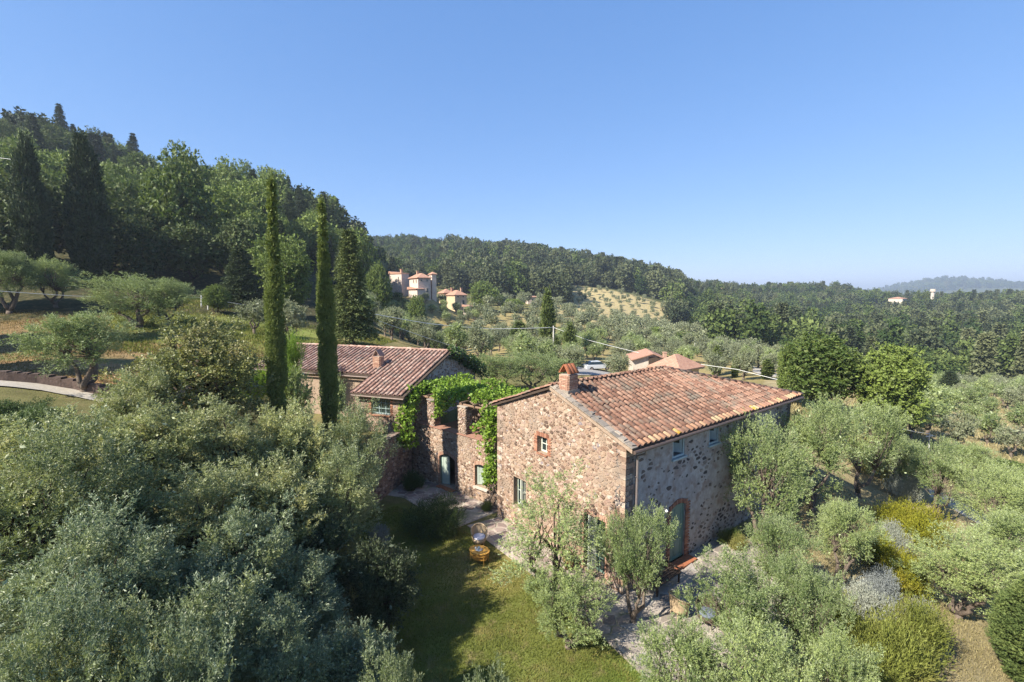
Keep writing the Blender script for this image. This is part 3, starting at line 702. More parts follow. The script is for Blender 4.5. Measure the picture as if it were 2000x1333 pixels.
# the two walls that face away
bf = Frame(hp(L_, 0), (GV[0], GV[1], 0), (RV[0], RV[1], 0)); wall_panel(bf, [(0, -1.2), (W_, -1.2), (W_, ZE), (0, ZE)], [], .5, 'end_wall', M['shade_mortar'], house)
lf = Frame(hp(L_, W_), (-RV[0], -RV[1], 0), (GV[0], GV[1], 0)); wall_panel(lf, [(0, -.3), (L_, -.3), (L_, ZE), (0, ZE)], [], .5, 'rear_wall', M['gable_mortar'], house)
fl = MB(); fl.box(hp(L_ / 2, W_ / 2, .03), (L_ - 1, W_ - 1, .06), YAW); fl.box(hp(L_ / 2, W_ / 2, 3.1), (L_ - 1, W_ - 1, .2), YAW); fl.build('floors', M['interior'], house)
# roof
OV, VG = .42, .16
ze = ZE - OV * SL + .10
def rp(v, u, dz=0.0):
    """point on the main roof surface"""
    uu = u if u <= W_ / 2 else W_ - u
    return hp(v, u, ZE + .10 + uu * SL + dz)
NE, FE, FR_, NR = rp(-VG, -OV), rp(L_ + OV, -OV), rp(LR, W_ / 2), rp(-VG, W_ / 2)
roof = roof_deck([[NE, FE, FR_, NR], [NR, FR_, rp(L_ + OV, W_ + OV), rp(-VG, W_ + OV)], [FE, rp(L_ + OV, W_ + OV), FR_]], house, 'roof', M['wood_dark'])
Bv = unit(NR - NE - np.array([RV[0], RV[1], 0]) * 0); slope_len = np.linalg.norm(NR - NE); plan = W_ / 2 + OV
def in_main(a, b):
    v = a - VG; u = b / slope_len * plan
    return -.02 < a and b < slope_len + .05 and v < (L_ + OV) - (L_ + OV - LR) * (u / plan) + .05
tile_slope(rng, roof, NE + np.array([RV[0], RV[1], 0]) * .40, (RV[0], RV[1], 0), Bv, lambda a, b: in_main(a + .40, b), 45, 14, M['tile'], M['tile_low'], expo=.355, mat_eave=M['tile_eave'], singles=300)
Ol = rp(L_ + OV, W_ + OV); Bl = unit(rp(L_ + OV, W_ / 2) - rp(L_ + OV, W_ + OV))
tile_slope(rng, roof, Ol, (-RV[0], -RV[1], 0), Bl, lambda a, b: b < slope_len and (L_ + OV - a) < (L_ + OV) - (L_ + OV - LR) * (b / slope_len), 46, 14, M['tile'], M['tile_low'], singles=0, mat_eave=M['tile_eave'])
ridge_row(rng, NR + np.array([0, 0, .05]), FR_ + np.array([0, 0, .05]), roof, M['tile'])
ridge_row(rng, FE + np.array([0, 0, .05]), FR_ + np.array([0, 0, .05]), roof, M['tile'])
# slabs and mortar along the near verge
vb = MB()
n_ = 13
for i in range(n_):
    b0 = NE + Bv * (slope_len * (i + .5) / n_); sl = MB()
    Nn = np.cross(np.array([RV[0], RV[1], 0]), Bv); wd = rng.uniform(.34, .46)
    sl.box(b0 + np.array([RV[0], RV[1], 0]) * (wd / 2 - .03) + Nn * (.03 + rng.uniform(0, .03)), (wd, slope_len / n_ * rng.uniform(.85, 1.1), .05), ax=(unit(np.array([RV[0], RV[1], 0]) + Nn * rng.normal(0, .03)), Bv, Nn))
    if rng.uniform() < .7: sl.box(b0 + np.array([RV[0], RV[1], 0]) * rng.uniform(.1, .3) + Nn * .09, (rng.uniform(.15, .3), rng.uniform(.12, .28), .05), rot=0, ax=(unit(np.array([RV[0], RV[1], 0]) + Bv * rng.normal(0, .2)), unit(Bv - np.array([RV[0], RV[1], 0]) * .1), Nn))
    sl.build('verge_slab', M['slate'], roof)
for i in range(12):      # cover tiles down the far slope edge seen in profile
    pass
vm = MB(); vm.add([NE + np.array([0, 0, -.02]), NR + np.array([0, 0, -.02]), NR + np.array([0, 0, -.16]), NE + np.array([0, 0, -.16]), NE - np.array([RV[0], RV[1], 0]) * .012 + np.array([0, 0, -.02]), NR - np.array([RV[0], RV[1], 0]) * .012 + np.array([0, 0, -.02]), NR - np.array([RV[0], RV[1], 0]) * .012 + np.array([0, 0, -.16]), NE - np.array([RV[0], RV[1], 0]) * .012 + np.array([0, 0, -.16])],
                  [(4, 5, 6, 7), (0, 1, 5, 4), (3, 7, 6, 2)]); vm.build('verge_mortar', M['gable_mortar'], roof)
# gutter and downpipe
gt = MB(); g0 = rp(-VG + .05, -OV - .05, -.10); g1 = rp(L_ + OV, -OV - .05, -.10); gt.tube([g0, g1], .075, 8); gt.build('gutter', M['metal_brown'], house)
dp = MB(); q0 = rp(.62, -OV - .05, -.14); q1 = sf.p(.62, ZE - .55, .08); dp.tube([q0, q0 - np.array([0, 0, .15]), q1, sf.p(.62, .1, .08)], .05, 8)
for z in (1.2, 3.0, 4.8): dp.box(sf.p(.62, z, .05), (.16, .10, .04), ax=(sf.U, sf.N, sf.Z))
dp.build('downpipe', M['pipe'], house)
lm = MB(); lm.tube([sf.p(2.15, 3.05, .0), sf.p(2.2, 3.08, .22), sf.p(2.3, 3.02, .34)], .014, 6); lm.build('lamp_arm', M['pipe'], house)
lm = MB(); lm.tube([sf.p(2.3, 3.03, .36), sf.p(2.3, 2.97, .36), sf.p(2.3, 2.90, .36)], [.02, .07, .03], 8); lm.build('lamp_head', M['white'], house)
# chimney
cu, cvv = 3.62, .42
cc = hp(cvv, cu); cz = ZE + .1 + cu * SL
ch = brick_block(rng, cc, (.56, .56), YAW, cz - .25, cz + .86, house, M['brick_pale'], name='chimney')
ft = MB(); ft.box(cc + np.array([0, 0, cz - .02]), (.72, .70, .3), YAW); ft.build('chimney_flashing', M['slate'], house)
for s in (-1, 1):
    for k in range(3):
        ex, ey = np.array([RV[0], RV[1], 0]), np.array([GV[0], GV[1], 0]); up = unit(ey * -s * .34 + np.array([0, 0, .42])); nn = np.cross(ex, up) * s
        me = cover_mesh('cap_tile', .24, .2, .50, .04, mat=M['terracotta']); b0 = cc + np.array([0, 0, cz + .88]) + ey * (s * .35) + ex * ((k - 1) * .2)
        A_, B_, N_ = ex * (-s) * -1, up, None
        A_ = ex if np.dot(np.cross(ex, up), ey * s) > 0 else -ex; N_ = np.cross(A_, B_)
        o = bpy.data.objects.new('cap_tile', me); o.matrix_world = Matrix(((A_[0], B_[0], N_[0], b0[0]), (A_[1], B_[1], N_[1], b0[1]), (A_[2], B_[2], N_[2], b0[2]), (0, 0, 0, 1))); link(o, ch)
cp = MB()
for s in (-1, 1):
    ey = np.array([GV[0], GV[1], 0]); ex = np.array([RV[0], RV[1], 0]); p0 = cc + np.array([0, 0, cz + .87]) + ey * s * .33; p1 = cc + np.array([0, 0, cz + 1.29]) + ey * s * .01
    cp.add([p0 - ex * .31, p0 + ex * .31, p1 + ex * .31, p1 - ex * .31, p0 - ex * .31 - ey * s * .06, p0 + ex * .31 - ey * s * .06, p1 + ex * .31 - np.array([0, 0, .06]), p1 - ex * .31 - np.array([0, 0, .06])], [(0, 1, 2, 3), (7, 6, 5, 4), (0, 4, 5, 1), (0, 3, 7, 4), (1, 5, 6, 2)])
cp.build('cap_slab', M['terracotta'], ch)

# ------------------------------------------------------------------ terrace wing between the two houses
T1 = np.array([-6.6, 30.1]); TD = unit(np.array([.77, -.64])); TN = np.array([TD[1], -TD[0]]); TL = 7.95
tf = Frame((*T1, 0), (*TD, 0), (*TN, 0))
wing = tag(empty('terrace_wing'), 'low stone wing with arched doorway and pillared roof terrace under the vine', 'building')
t_door = (2.68, .10, 4.10, 2.16); t_win = (5.78, .86, 6.80, 2.20)
outt = [(0, -.4), (TL, -.4), (TL, 3.66), (0, 3.66)]
tw = wall_panel(tf, outt, [arch_loop(t_door, .22), arch_loop(t_win, .12)], .55, 'front_wall', M['gable_mortar'], wing)
stone_skin(rng, tf, outt, [grow(t_door, .02), grow(t_win, .02)], .215, .125, tw, M['gable_stone'], joint=.02, depth=.022, singles=300, jit=.55)
brick_frame(rng, tf, t_door, .22, tw, M['brick_pale'], width=.09)
brick_frame(rng, tf, t_win, .12, tw, M['brick_pale'], width=.08)
tb = MB()
cN = lambda a, n, z: tf.p(a, z, n)
tb.box(cN(TL / 2, -2.4, 2.75), (TL, 3.8, .25), ax=(tf.U, tf.N, tf.Z)); tb.build('terrace_floor', M['cotto'], wing)
tb = MB(); tb.box(cN(TL / 2, -4.5, 2.2), (TL, .4, 5.2), ax=(tf.U, tf.N, tf.Z)); tb.build('back_wall', M['plaster_shade'], wing)
tb = MB(); tb.box(cN(.2, -2.4, 1.2), (.4, 3.8, 2.8), ax=(tf.U, tf.N, tf.Z)); tb.box(cN(TL / 2, -2.4, -.02), (TL, 3.8, .1), ax=(tf.U, tf.N, tf.Z)); tb.build('inner_walls', M['interior'], wing)
for i in range(11):
    tb = MB(); a0, a1 = TL * i / 11, TL * (i + 1) / 11; tb.box(cN((a0 + a1) / 2, -.26, 3.69), (a1 - a0 - .012, .66, .05), ax=(tf.U, tf.N, tf.Z)); tb.build('coping_tile', M['cotto'], wing)
for (a, b) in ((-.1, .45), (1.55, 2.18), (4.36, 5.0)):
    c = (a + b) / 2; w = b - a; core = MB(); core.box(cN(c, -.30, 4.52), (w - .05, .50, 1.6), ax=(tf.U, tf.N, tf.Z)); po = core.build('pillar', M['gable_mortar'], wing)
    for fr2, ln in ((Frame(cN(a, 0, 0) + tf.N * -.03, tf.U, tf.N), w), (Frame(cN(b, -.02, 0), -tf.N, tf.U), .56), (Frame(cN(a, -.58, 0), tf.N, -tf.U), .56)):
        stone_skin(rng, fr2, [(0, 3.72), (ln, 3.72), (ln, 5.32), (0, 5.32)], [], .2, .12, po, M['gable_stone'], joint=.018, depth=.02, singles=0)
    cap = MB(); cap.box(cN(c, -.30, 5.36), (w + .06, .62, .06), ax=(tf.U, tf.N, tf.Z)); cap.build('pillar_cap', M['slate'], po)
for a, b in ((.1, 2.1), (1.9, 4.7), (4.7, TL)):
    bm_ = MB(); bm_.tube([cN(a, -.3, 5.42), cN(b, -.3, 5.42)], .07, 8); bm_.build('pergola_beam', M['wood'], wing)
for k in range(8):
    a = .4 + k * 1.02; bm_ = MB(); bm_.tube([cN(a, -.1, 5.55), cN(a, -4.5, 5.62)], .05, 6); bm_.build('pergola_rafter', M['wood'], wing)
# door leaf swung in, window
leaf_panel(tf.p(t_door[0] + .10, 0, -.14), tf.U * .92 - tf.N * .3, tf.N, .52, t_door[1] + .03, t_door[3] - .20, wing, M['grey_green'], name='door', panels=2)
df = MB()
for u in (t_door[0] + .05,): df.box(tf.p(u, 1.05, -.18), (.08, .10, 1.9), ax=(tf.U, tf.N, tf.Z))
df.build('door_frame', M['green_paint'], wing)
ds = MB(); ds.box(tf.p(3.39, .045, -.1), (1.40, .9, .09), ax=(tf.U, tf.N, tf.Z)); ds.build('doorstep', M['terracotta'], wing)
leaf_panel(tf.p(t_win[0] + .06, 0, -.14), tf.U * .8 - tf.N * .5, tf.N, .42, t_win[1] + .04, t_win[3] - .12, wing, M['grey_green'], panels=2)
casement(tf, t_win[0] + .01, t_win[1] + .01, t_win[2] - .01, t_win[3] - .12, wing, M['green_paint'], n=-.34, bars=1, mull=1)
ws = MB(); ws.box(tf.p(6.29, t_win[1] - .05, .05), (1.14, .24, .09), ax=(tf.U, tf.N, tf.Z)); ws.build('window_sill', M['pale_wall'], wing)

# ------------------------------------------------------------------ annex with the dark tiled roof
AC = np.array([-6.8, 28.81]); AE = np.array([-.943, .334]); AB = np.array([.334, .943])     # along the front to the left, towards the back
def ap(e, s, z=0.0): w = AC + AE * e + AB * s; return np.array([w[0], w[1], z])
annex = tag(empty('annex_house'), 'single storey stone annex with dusky brown tiled roof behind the two cypresses', 'house')
ASL = (7.68 - 5.62) / 6.5; SR = 6.2; AL = 14.3; BD = 4.8; EW = 3.42; SB = 2.3
def az(s): return 5.62 + (s + .3) * ASL if s <= SR else 7.68 - (s - SR) * .42
av = lambda d: (d[0], d[1], 0)
ff = Frame(ap(EW, 0), av(-AE), av(-AB)); a_win = (EW - 2.42, 4.28, EW - .98, 5.42)
outf = [(0, 2.4), (EW, 2.4), (EW, 5.62), (0, 5.62)]
aw = wall_panel(ff, outf, [arch_loop(a_win, 0)], .45, 'front_wall', M['gable_mortar'], annex)
stone_skin(rng, ff, outf, [grow(a_win, .12)], .24, .15, aw, M['gable_stone'], joint=.02, depth=.02, singles=120)
brick_frame(rng, ff, a_win, 0, aw, M['brick'], width=.12, sill=True)
wd = casement(ff, a_win[0] + .01, a_win[1] + .01, a_win[2] - .01, a_win[3] - .01, annex, M['blue_grey'], n=-.20, bars=2, mull=2)
gr = MB()
for i in range(7): u = a_win[0] + (a_win[2] - a_win[0]) * (i + .5) / 7; gr.tube([ff.p(u, a_win[1], -.05), ff.p(u, a_win[3], -.05)], .012, 5)
for i in range(4): z = a_win[1] + (a_win[3] - a_win[1]) * (i + .5) / 4; gr.tube([ff.p(a_win[0], z, -.05), ff.p(a_win[2], z, -.05)], .012, 5)
gr.build('window_grille', M['green_paint'], annex)
# right gable (in shade), left return and the set back front
rf = Frame(ap(0, 0), av(AB), av(-AE)); outr = [(0, 2.0), (SR + BD, 2.0), (SR + BD, az(SR + BD)), (SR, 7.62), (0, 5.62)]
rw = wall_panel(rf, outr, [], .4, 'gable_wall', M['shade_mortar'], annex)
stone_skin(rng, rf, outr, [], .28, .17, rw, M['old_stone'], joint=.03, depth=.02, singles=0, keep=.75)
rt = Frame(ap(EW, SB), av(-AB), av(AE)); wall_panel(rt, [(0, 2.4), (SB, 2.4), (SB, 5.6), (0, az(SB))], [], .4, 'return_wall', M['pale_wall'], annex)
sbf = Frame(ap(AL, SB), av(-AE), av(-AB)); wall_panel(sbf, [(0, 2.4), (AL - EW, 2.4), (AL - EW, az(SB) - .05), (0, az(SB) - .05)], [], .4, 'side_wall', M['gable_mortar'], annex)
lw = Frame(ap(AL, SR + BD), av(-AB), av(AE)); wall_panel(lw, [(0, 2.0), (SR + BD - SB, 2.0), (SR + BD - SB, az(SB)), (BD, 7.62), (0, az(SR + BD))], [], .4, 'end_wall', M['gable_mortar'], annex)
bw = Frame(ap(0, SR + BD), av(AE), av(AB)); wall_panel(bw, [(0, 2.0), (AL, 2.0), (AL, az(SR + BD)), (0, az(SR + BD))], [], .4, 'rear_wall', M['gable_mortar'], annex)
p3 = lambda e, s, dz=.06: ap(e, s, az(s) + dz)
E0, E1 = -.25, AL + .25
aroof = roof_deck([[p3(E0, -.35), p3(EW + .25, -.35), p3(EW + .25, SB - .3), p3(E0, SB - .3)], [p3(E0, SB - .3), p3(E1, SB - .3), p3(E1, SR), p3(E0, SR)], [p3(E0, SR), p3(E1, SR), p3(E1, SR + BD + .3), p3(E0, SR + BD + .3)]], annex, 'roof', M['wood_dark'])
Ba = unit(p3(0, SR) - p3(0, -.35)); sla = np.linalg.norm(p3(0, SR) - p3(0, -.35)); kk = (SR + .35) / sla
Oa = p3(E1, -.35, .08)
def in_ax(a, b):
    e = E1 - a; s = -.35 + b * kk
    return s < SR + .05 and e > E0 - .05 and (s > SB - .35 or e < EW + .3)
tile_slope(rng, aroof, Oa, (-AE[0], -AE[1], 0), Ba, in_ax, int((E1 - E0) / .345), 19, M['tile_annex'], M['tile_annex_low'], pitch=.345, expo=.36, singles=300, jit=.8)
Oc = p3(E0, SR + BD + .3, .08); Bc = unit(p3(0, SR) - p3(0, SR + BD))
tile_slope(rng, aroof, Oc, (AE[0], AE[1], 0), Bc, lambda a, b: b < 5.4, int((E1 - E0) / .345), 15, M['tile_annex'], M['tile_annex_low'], pitch=.345, singles=0, jit=.8)
ridge_row(rng, p3(E1, SR, .13), p3(E0, SR, .13), aroof, M['tile_annex'])
gt = MB(); gt.tube([p3(E0, -.42, -.06), p3(EW + .25, -.42, -.06)], .06, 8); gt.tube([p3(EW + .3, SB - .4, -.06), p3(E1, SB - .4, -.06)], .06, 8); gt.build('gutter', M['metal_brown'], annex)
ce, cs_ = 4.15, 3.3; acz = az(cs_); acc = ap(ce, cs_)
ach = brick_block(rng, acc, (.55, .5), math.atan2(-AE[1], -AE[0]), acz - .25, acz + .85, annex, M['brick_pale'], name='chimney')
for s in (-1, 1):
    ex = np.array([-AE[0], -AE[1], 0]); ey = np.array([AB[0], AB[1], 0]); cp = MB(); p0 = acc + np.array([0, 0, acz + .85]) + ex * s * .33; p1 = acc + np.array([0, 0, acz + 1.3]) + ex * s * .01
    cp.add([p0 - ey * .3, p0 + ey * .3, p1 + ey * .3, p1 - ey * .3, p0 - ey * .3 - ex * s * .05, p0 + ey * .3 - ex * s * .05, p1 + ey * .3 - np.array([0, 0, .05]), p1 - ey * .3 - np.array([0, 0, .05])], [(0, 1, 2, 3), (7, 6, 5, 4), (0, 4, 5, 1), (0, 3, 7, 4), (1, 5, 6, 2)]); cp.build('cap_tile', M['tile_annex'], ach)
bl = MB(); bl.box(ap(EW / 2 - .1, 0) + np.array([0, 0, 0]), (.01, .01, .01)); 

# ------------------------------------------------------------------ retaining wall of the courtyard
rwA = np.array([-6.62, 30.0]); rwB = np.array([-8.35, 24.0]); rwC = np.array([-9.3, 20.8])
ret = tag(empty('retaining_wall'), 'rough reddish stone retaining wall in shade holding up the grass by the annex', 'wall')
for a, b, za, zb in ((rwA, rwB, 3.42, 3.30), (rwB, rwC, 3.30, 2.3)):
    d = unit(b - a); n = np.array([-d[1], d[0]]); ln = np.linalg.norm(b - a)
    f_ = Frame((b[0], b[1], 0), (-d[0], -d[1], 0), (n[0], n[1], 0)); o_ = [(0, -.4), (ln, -.4), (ln, za), (0, zb)]
    rw_ = wall_panel(f_, o_, [], .5, 'wall_length', M['old_mortar'], ret)
    stone_skin(rng, f_, o_, [], .27, .17, rw_, M['old_stone'], joint=.025, depth=.035, singles=150)

# ------------------------------------------------------------------ paving
def paving(name, outline, sx, sy, z, mat, joint_mat, jit=.45, joint=.035, rot=0.0, singles=300):
    """flagstones over a bed; outline convex counter-clockwise in plan"""
    bed = MB(); n = len(outline); bed.add([(p[0], p[1], z) for p in outline] + [(p[0], p[1], z - .3) for p in outline], [tuple(range(n))] + [(i, n + i, n + (i + 1) % n, (i + 1) % n) for i in range(n)])
    b = bed.build(name, joint_mat); tag(b, kind='structure')
    cs = cells(rng, outline, sx, sy, jit)
    cs.sort(key=lambda P: np.hypot(*np.mean(P, 0))); rest = MB()
    for i, P in enumerate(cs):
        v, f = stone_faces(rng, P, joint, .012, False)
        v = [(q[0], q[1], z + max(q[2], -.01) * (1 if q[2] > 0 else 0) + (.006 if q[2] > 0 else -.01)) for q in v]
        if i < singles:
            me = bpy.data.meshes.new('flagstone'); me.from_pydata(v, [], f); me.materials.append(mat); link(bpy.data.objects.new('flagstone', me), b)
        else: rest.add(v, f)
    if rest.v: rest.build('small_flagstones', mat, b, kind='stuff')
    return b
hq = lambda v, u: tuple(hp(v, u)[:2])
paving('patio', [hq(-2.3, -.2), hq(-2.7, -3.0), hq(-1.2, -5.0), hq(4, -5.2), hq(8.3, -3.6), hq(8.3, -.02), hq(-1.5, -.02)], .72, .55, .035, M['flag'], M['flag_joint'])
paving('side_path', [hq(-2.3, -.19), hq(-1.4, -.03), hq(-.04, .0), hq(-.04, 8.3), hq(-1.9, 8.6), hq(-2.0, 3.0)], .55, .45, .03, M['path_stone'], M['flag_joint'])
tq = lambda a, n: tuple(tf.p(a, 0, n)[:2])
paving('courtyard', [tq(.1, 3.4), tq(2.5, 2.6), tq(7.4, 3.3), tq(7.9, .02), tq(.05, .02)][::1], .62, .5, .028, M['path_stone'], M['flag_joint'])

# ------------------------------------------------------------------ plants: leaf makers
def leaf_quads(rng, base, direction, nrm, ln, wd):
    """rhombic leaves; all inputs (n,3) / (n,)"""
    d = unit(direction); side = unit(np.cross(d, nrm)); ln = ln[:, None]; wd = wd[:, None]
    mid = base + d * ln * .45
    up = unit(np.cross(side, d))
    return np.stack([base, mid + side * wd * .5 + up * ln * .04, base + d * ln - up * ln * .05, mid - side * wd * .5 + up * ln * .04], 1)
def rdir(rng, n): return unit(rng.normal(size=(n, 3)))
def lump_shoots(rng, n, C, Rl, cull=.72, depth=.35):
    """points and outward directions on the skin of many overlapping lumps"""
    C = np.asarray(C, float); Rl = np.asarray(Rl, float)
    if Rl.ndim == 1: Rl = np.repeat(Rl[:, None], 3, 1)
    area_ = Rl.prod(1) ** (2 / 3); got_p = []; got_d = []; tot = 0
    while tot < n:
        m = int(n * 1.6) + 50; k = rng.choice(len(C), m, p=area_ / area_.sum()); d = rdir(rng, m)
        p = C[k] + d * Rl[k] * (1 - depth * rng.random((m, 1)) ** 1.5 + .06)
        q = ((p[:, None] - C[None]) / Rl[None]); dd = (q ** 2).sum(-1); dd[np.arange(m), k] = 9
        ok = (dd.min(1) > cull ** 2) | (rng.random(m) < .06)
        got_p.append(p[ok]); got_d.append(unit(d / Rl[k])[ok]); tot += ok.sum()
    return np.concatenate(got_p)[:n], np.concatenate(got_d)[:n]
def shoots_to_leaves(rng, P, D, per, slen, ll, lw, up=.4, spread=.9, wob=.5):
    n = len(P); a = unit(D + np.array([0, 0, up]) + rng.normal(size=(n, 3)) * wob * .6)
    P = np.repeat(P, per, 0); a = np.repeat(a, per, 0); m = len(P)
    t = rng.random((m, 1)); sl = np.repeat(slen * (.6 + .8 * rng.random(n)), per)[:, None]
    perp = rdir(rng, m); perp = unit(perp - a * (perp * a).sum(1, keepdims=True))
    d = unit(a * (.45 + .5 * t) + perp * spread)
    nr = unit(a + rng.normal(size=(m, 3)) * .55)
    return leaf_quads(rng, P + a * sl * t, d, nr, ll * (.65 + .6 * rng.random(m)), lw * (.7 + .6 * rng.random(m)))
def fill(rng, C, Rl, per, size):
    C = np.asarray(C, float); Rl = np.asarray(Rl, float)
    if Rl.ndim == 1: Rl = np.repeat(Rl[:, None], 3, 1)
    k = np.repeat(np.arange(len(C)), per); m = len(k); p = C[k] + rdir(rng, m) * Rl[k] * (.5 * rng.random((m, 1)) ** .4)
    return leaf_quads(rng, p, rdir(rng, m), rdir(rng, m), np.full(m, size) * (.7 + .6 * rng.random(m)), np.full(m, size * .7))
def spray_leaves(rng, n, R, z0, h, shoots, per, ll, lw, slen, s_len, s_rad, up=.7, inner=.45, irr=.25, low=-1.0):
    """crown of separate leafy sprays; returns leaf quads and the spray bases"""
    dirs = rdir(rng, n * 3); dirs = dirs[dirs[:, 2] > low][:n]; n = len(dirs)
    kd = rng.normal(size=(5, 3)) * 2.2; ph = rng.uniform(0, 6.28, 5)
    wob = 1 - irr + irr * 1.3 * np.sin(dirs @ kd.T + ph).mean(1) * 1.6
    f = (inner + (1 - inner) * rng.random(n) ** .6) * wob
    B = np.column_stack([dirs[:, 0] * (R - s_len * .55) * f, dirs[:, 1] * (R - s_len * .55) * f, z0 + h / 2 + dirs[:, 2] * (h / 2 - s_len * .45) * f])
    A = unit(dirs + np.array([0, 0, up]) + rng.normal(size=(n, 3)) * .3); L_s = s_len * rng.uniform(.6, 1.25, n)
    k = np.repeat(np.arange(n), shoots); m = len(k); t = rng.random(m) ** .8
    pr = rdir(rng, m); pr = unit(pr - A[k] * (pr * A[k]).sum(1, keepdims=True))
    rad = s_rad * (1 - t) ** .7 * np.sqrt(rng.random(m)) * rng.uniform(.7, 1.2, n)[k]
    P = B[k] + A[k] * (L_s[k] * t)[:, None] + pr * rad[:, None]; D = unit(A[k] * .8 + pr * .6)
    return shoots_to_leaves(rng, P, D, per, slen, ll, lw, up=.25, spread=.75, wob=.35), B, A
def spray_tree(seed, n, shoots, per, ll, lw, R=2.1, z0=1.0, h=6.0, slen=.3, s_len=.95, s_rad=.34, up=.7, inner=.45, irr=.25, forks=3, tr=.13, fork_h=.45, low=-1.0, fillq=500, fs=.2, spread_h=.3):
    r = np.random.default_rng(seed); Q, B, A = spray_leaves(r, n, R, z0, h, shoots, per, ll, lw, slen, s_len, s_rad, up, inner, irr, low)
    if fillq:
        p = np.column_stack([r.normal(size=fillq) * R * .26, r.normal(size=fillq) * R * .26, z0 + h * .5 + r.normal(size=fillq) * h * .15]); Q = np.concatenate([Q, leaf_quads(r, p, rdir(r, fillq), rdir(r, fillq), np.full(fillq, fs), np.full(fillq, fs * .5))])
    mb = MB(); base = np.array([0, 0, z0 * .55 if z0 > .9 else .2]); limb(mb, r, (0, 0, -.3), base, tr * 1.5, tr * 1.15, .05, 4, 7); hubs = []
    for k in range(forks):
        an = 2 * math.pi * (k + r.random() * .6) / forks; e = np.array([math.cos(an) * R * spread_h, math.sin(an) * R * spread_h, z0 + h * fork_h * r.uniform(.75, 1.15)]); limb(mb, r, base, e, tr, tr * .5, .08, 5, 6); hubs.append(e)
    for b in B[::2]:
        hb = min(hubs, key=lambda q: np.linalg.norm(q - b)); limb(mb, r, hb, b, tr * .28, .010, .08, 3, 4)
    return quads_mesh('crown', Q), mb.mesh('trunk', True)
def limb(mb, rng, p0, p1, r0, r1, kink=.12, n=5, seg=7):
    p0 = np.asarray(p0, float); p1 = np.asarray(p1, float); ln = np.linalg.norm(p1 - p0); pts = [p0 + (p1 - p0) * t + (rng.normal(size=3) * kink * ln * math.sin(math.pi * t)) for t in np.linspace(0, 1, n)]
    mb.tube(pts, list(np.linspace(r0, r1, n)), seg); return pts
def dome_lumps(rng, n, R, z0, h, rl, flat=.75, hollow=.35):
    """lump centres in a rounded crown of radius R between z0 and z0+h"""
    C = []; tries = 0
    while len(C) < n and tries < 4000:
        tries += 1; d = rdir(rng, 1)[0]; rr_ = rng.uniform(hollow, 1) ** .6
        p = np.array([d[0] * R * rr_, d[1] * R * rr_, z0 + h / 2 + d[2] * h / 2 * rr_])
        if all(np.linalg.norm((p - c) / [1, 1, .9]) > rl * flat for c in C): C.append(p)
    return np.array(C), rl * rng.uniform(.7, 1.2, len(C))

def olive_proto(seed, n_shoot, per, ll, lw, lumps=16, R=2.0, z0=1.3, h=3.4, rl=.55, open_=.9, trunks=2, slen=.45, fillper=40, fs=.13, seg=7):
    r = np.random.default_rng(seed); C, Rl = dome_lumps(r, lumps, R - rl * .8, z0 + rl * .5, h - rl, rl, flat=.95)
    P, D = lump_shoots(r, n_shoot, C, Rl, depth=.55)
    Q = [shoots_to_leaves(r, P, D, per, slen, ll, lw, up=.85, spread=.75)]
    if fillper: Q.append(fill(r, C, Rl * .8, fillper, fs))
    mb = MB(); fork = np.array([r.normal() * .1, r.normal() * .1, z0 * .55])
    limb(mb, r, (0, 0, -.3), fork, .20, .15, .06, 4, seg)
    hubs = []
    for k in range(trunks + 1):
        an = 2 * math.pi * (k + r.random() * .5) / (trunks + 1); e = np.array([math.cos(an) * R * .35, math.sin(an) * R * .35, z0 + h * .30]); limb(mb, r, fork, e, .12, .07, .1, 5, seg); hubs.append(e)
    for c in C:
        hb = min(hubs, key=lambda q: np.linalg.norm(q - c)); limb(mb, r, hb, c, .05, .015, .1, 4, 5)
    return quads_mesh('crown', np.concatenate(Q)), mb.mesh('trunk', True)
def bush_proto(seed, n_shoot, per, ll, lw, R=2.1, z0=1.0, h=6.0, lumps=26, rl=.85, slen=.4, up=.6, fillper=70, fs=.2, trunk=True, cull=.74, spread=.9, depth=.45, hollow=.25, flat=.75):
    r = np.random.default_rng(seed); C, Rl = dome_lumps(r, lumps, R - rl * .7, z0 + rl * .4, h - rl * .8, rl, hollow=hollow, flat=flat)
    P, D = lump_shoots(r, n_shoot, C, Rl, cull, depth=depth)
    Q = [shoots_to_leaves(r, P, D, per, slen, ll, lw, up=up, spread=spread)]
    if fillper: Q.append(fill(r, C, Rl, fillper, fs))
    mb = MB()
    if trunk:
        for k in range(3):
            an = k * 2.1 + r.random(); e = np.array([math.cos(an) * R * .3, math.sin(an) * R * .3, z0 + h * .45]); limb(mb, r, (math.cos(an) * .12, math.sin(an) * .12, -.3), e, .13, .06, .06, 5, 6)
            for c in C[k::3]: limb(mb, r, e, c, .04, .012, .08, 3, 5)
    return quads_mesh('crown', np.concatenate(Q)), (mb.mesh('trunk', True) if trunk else None)
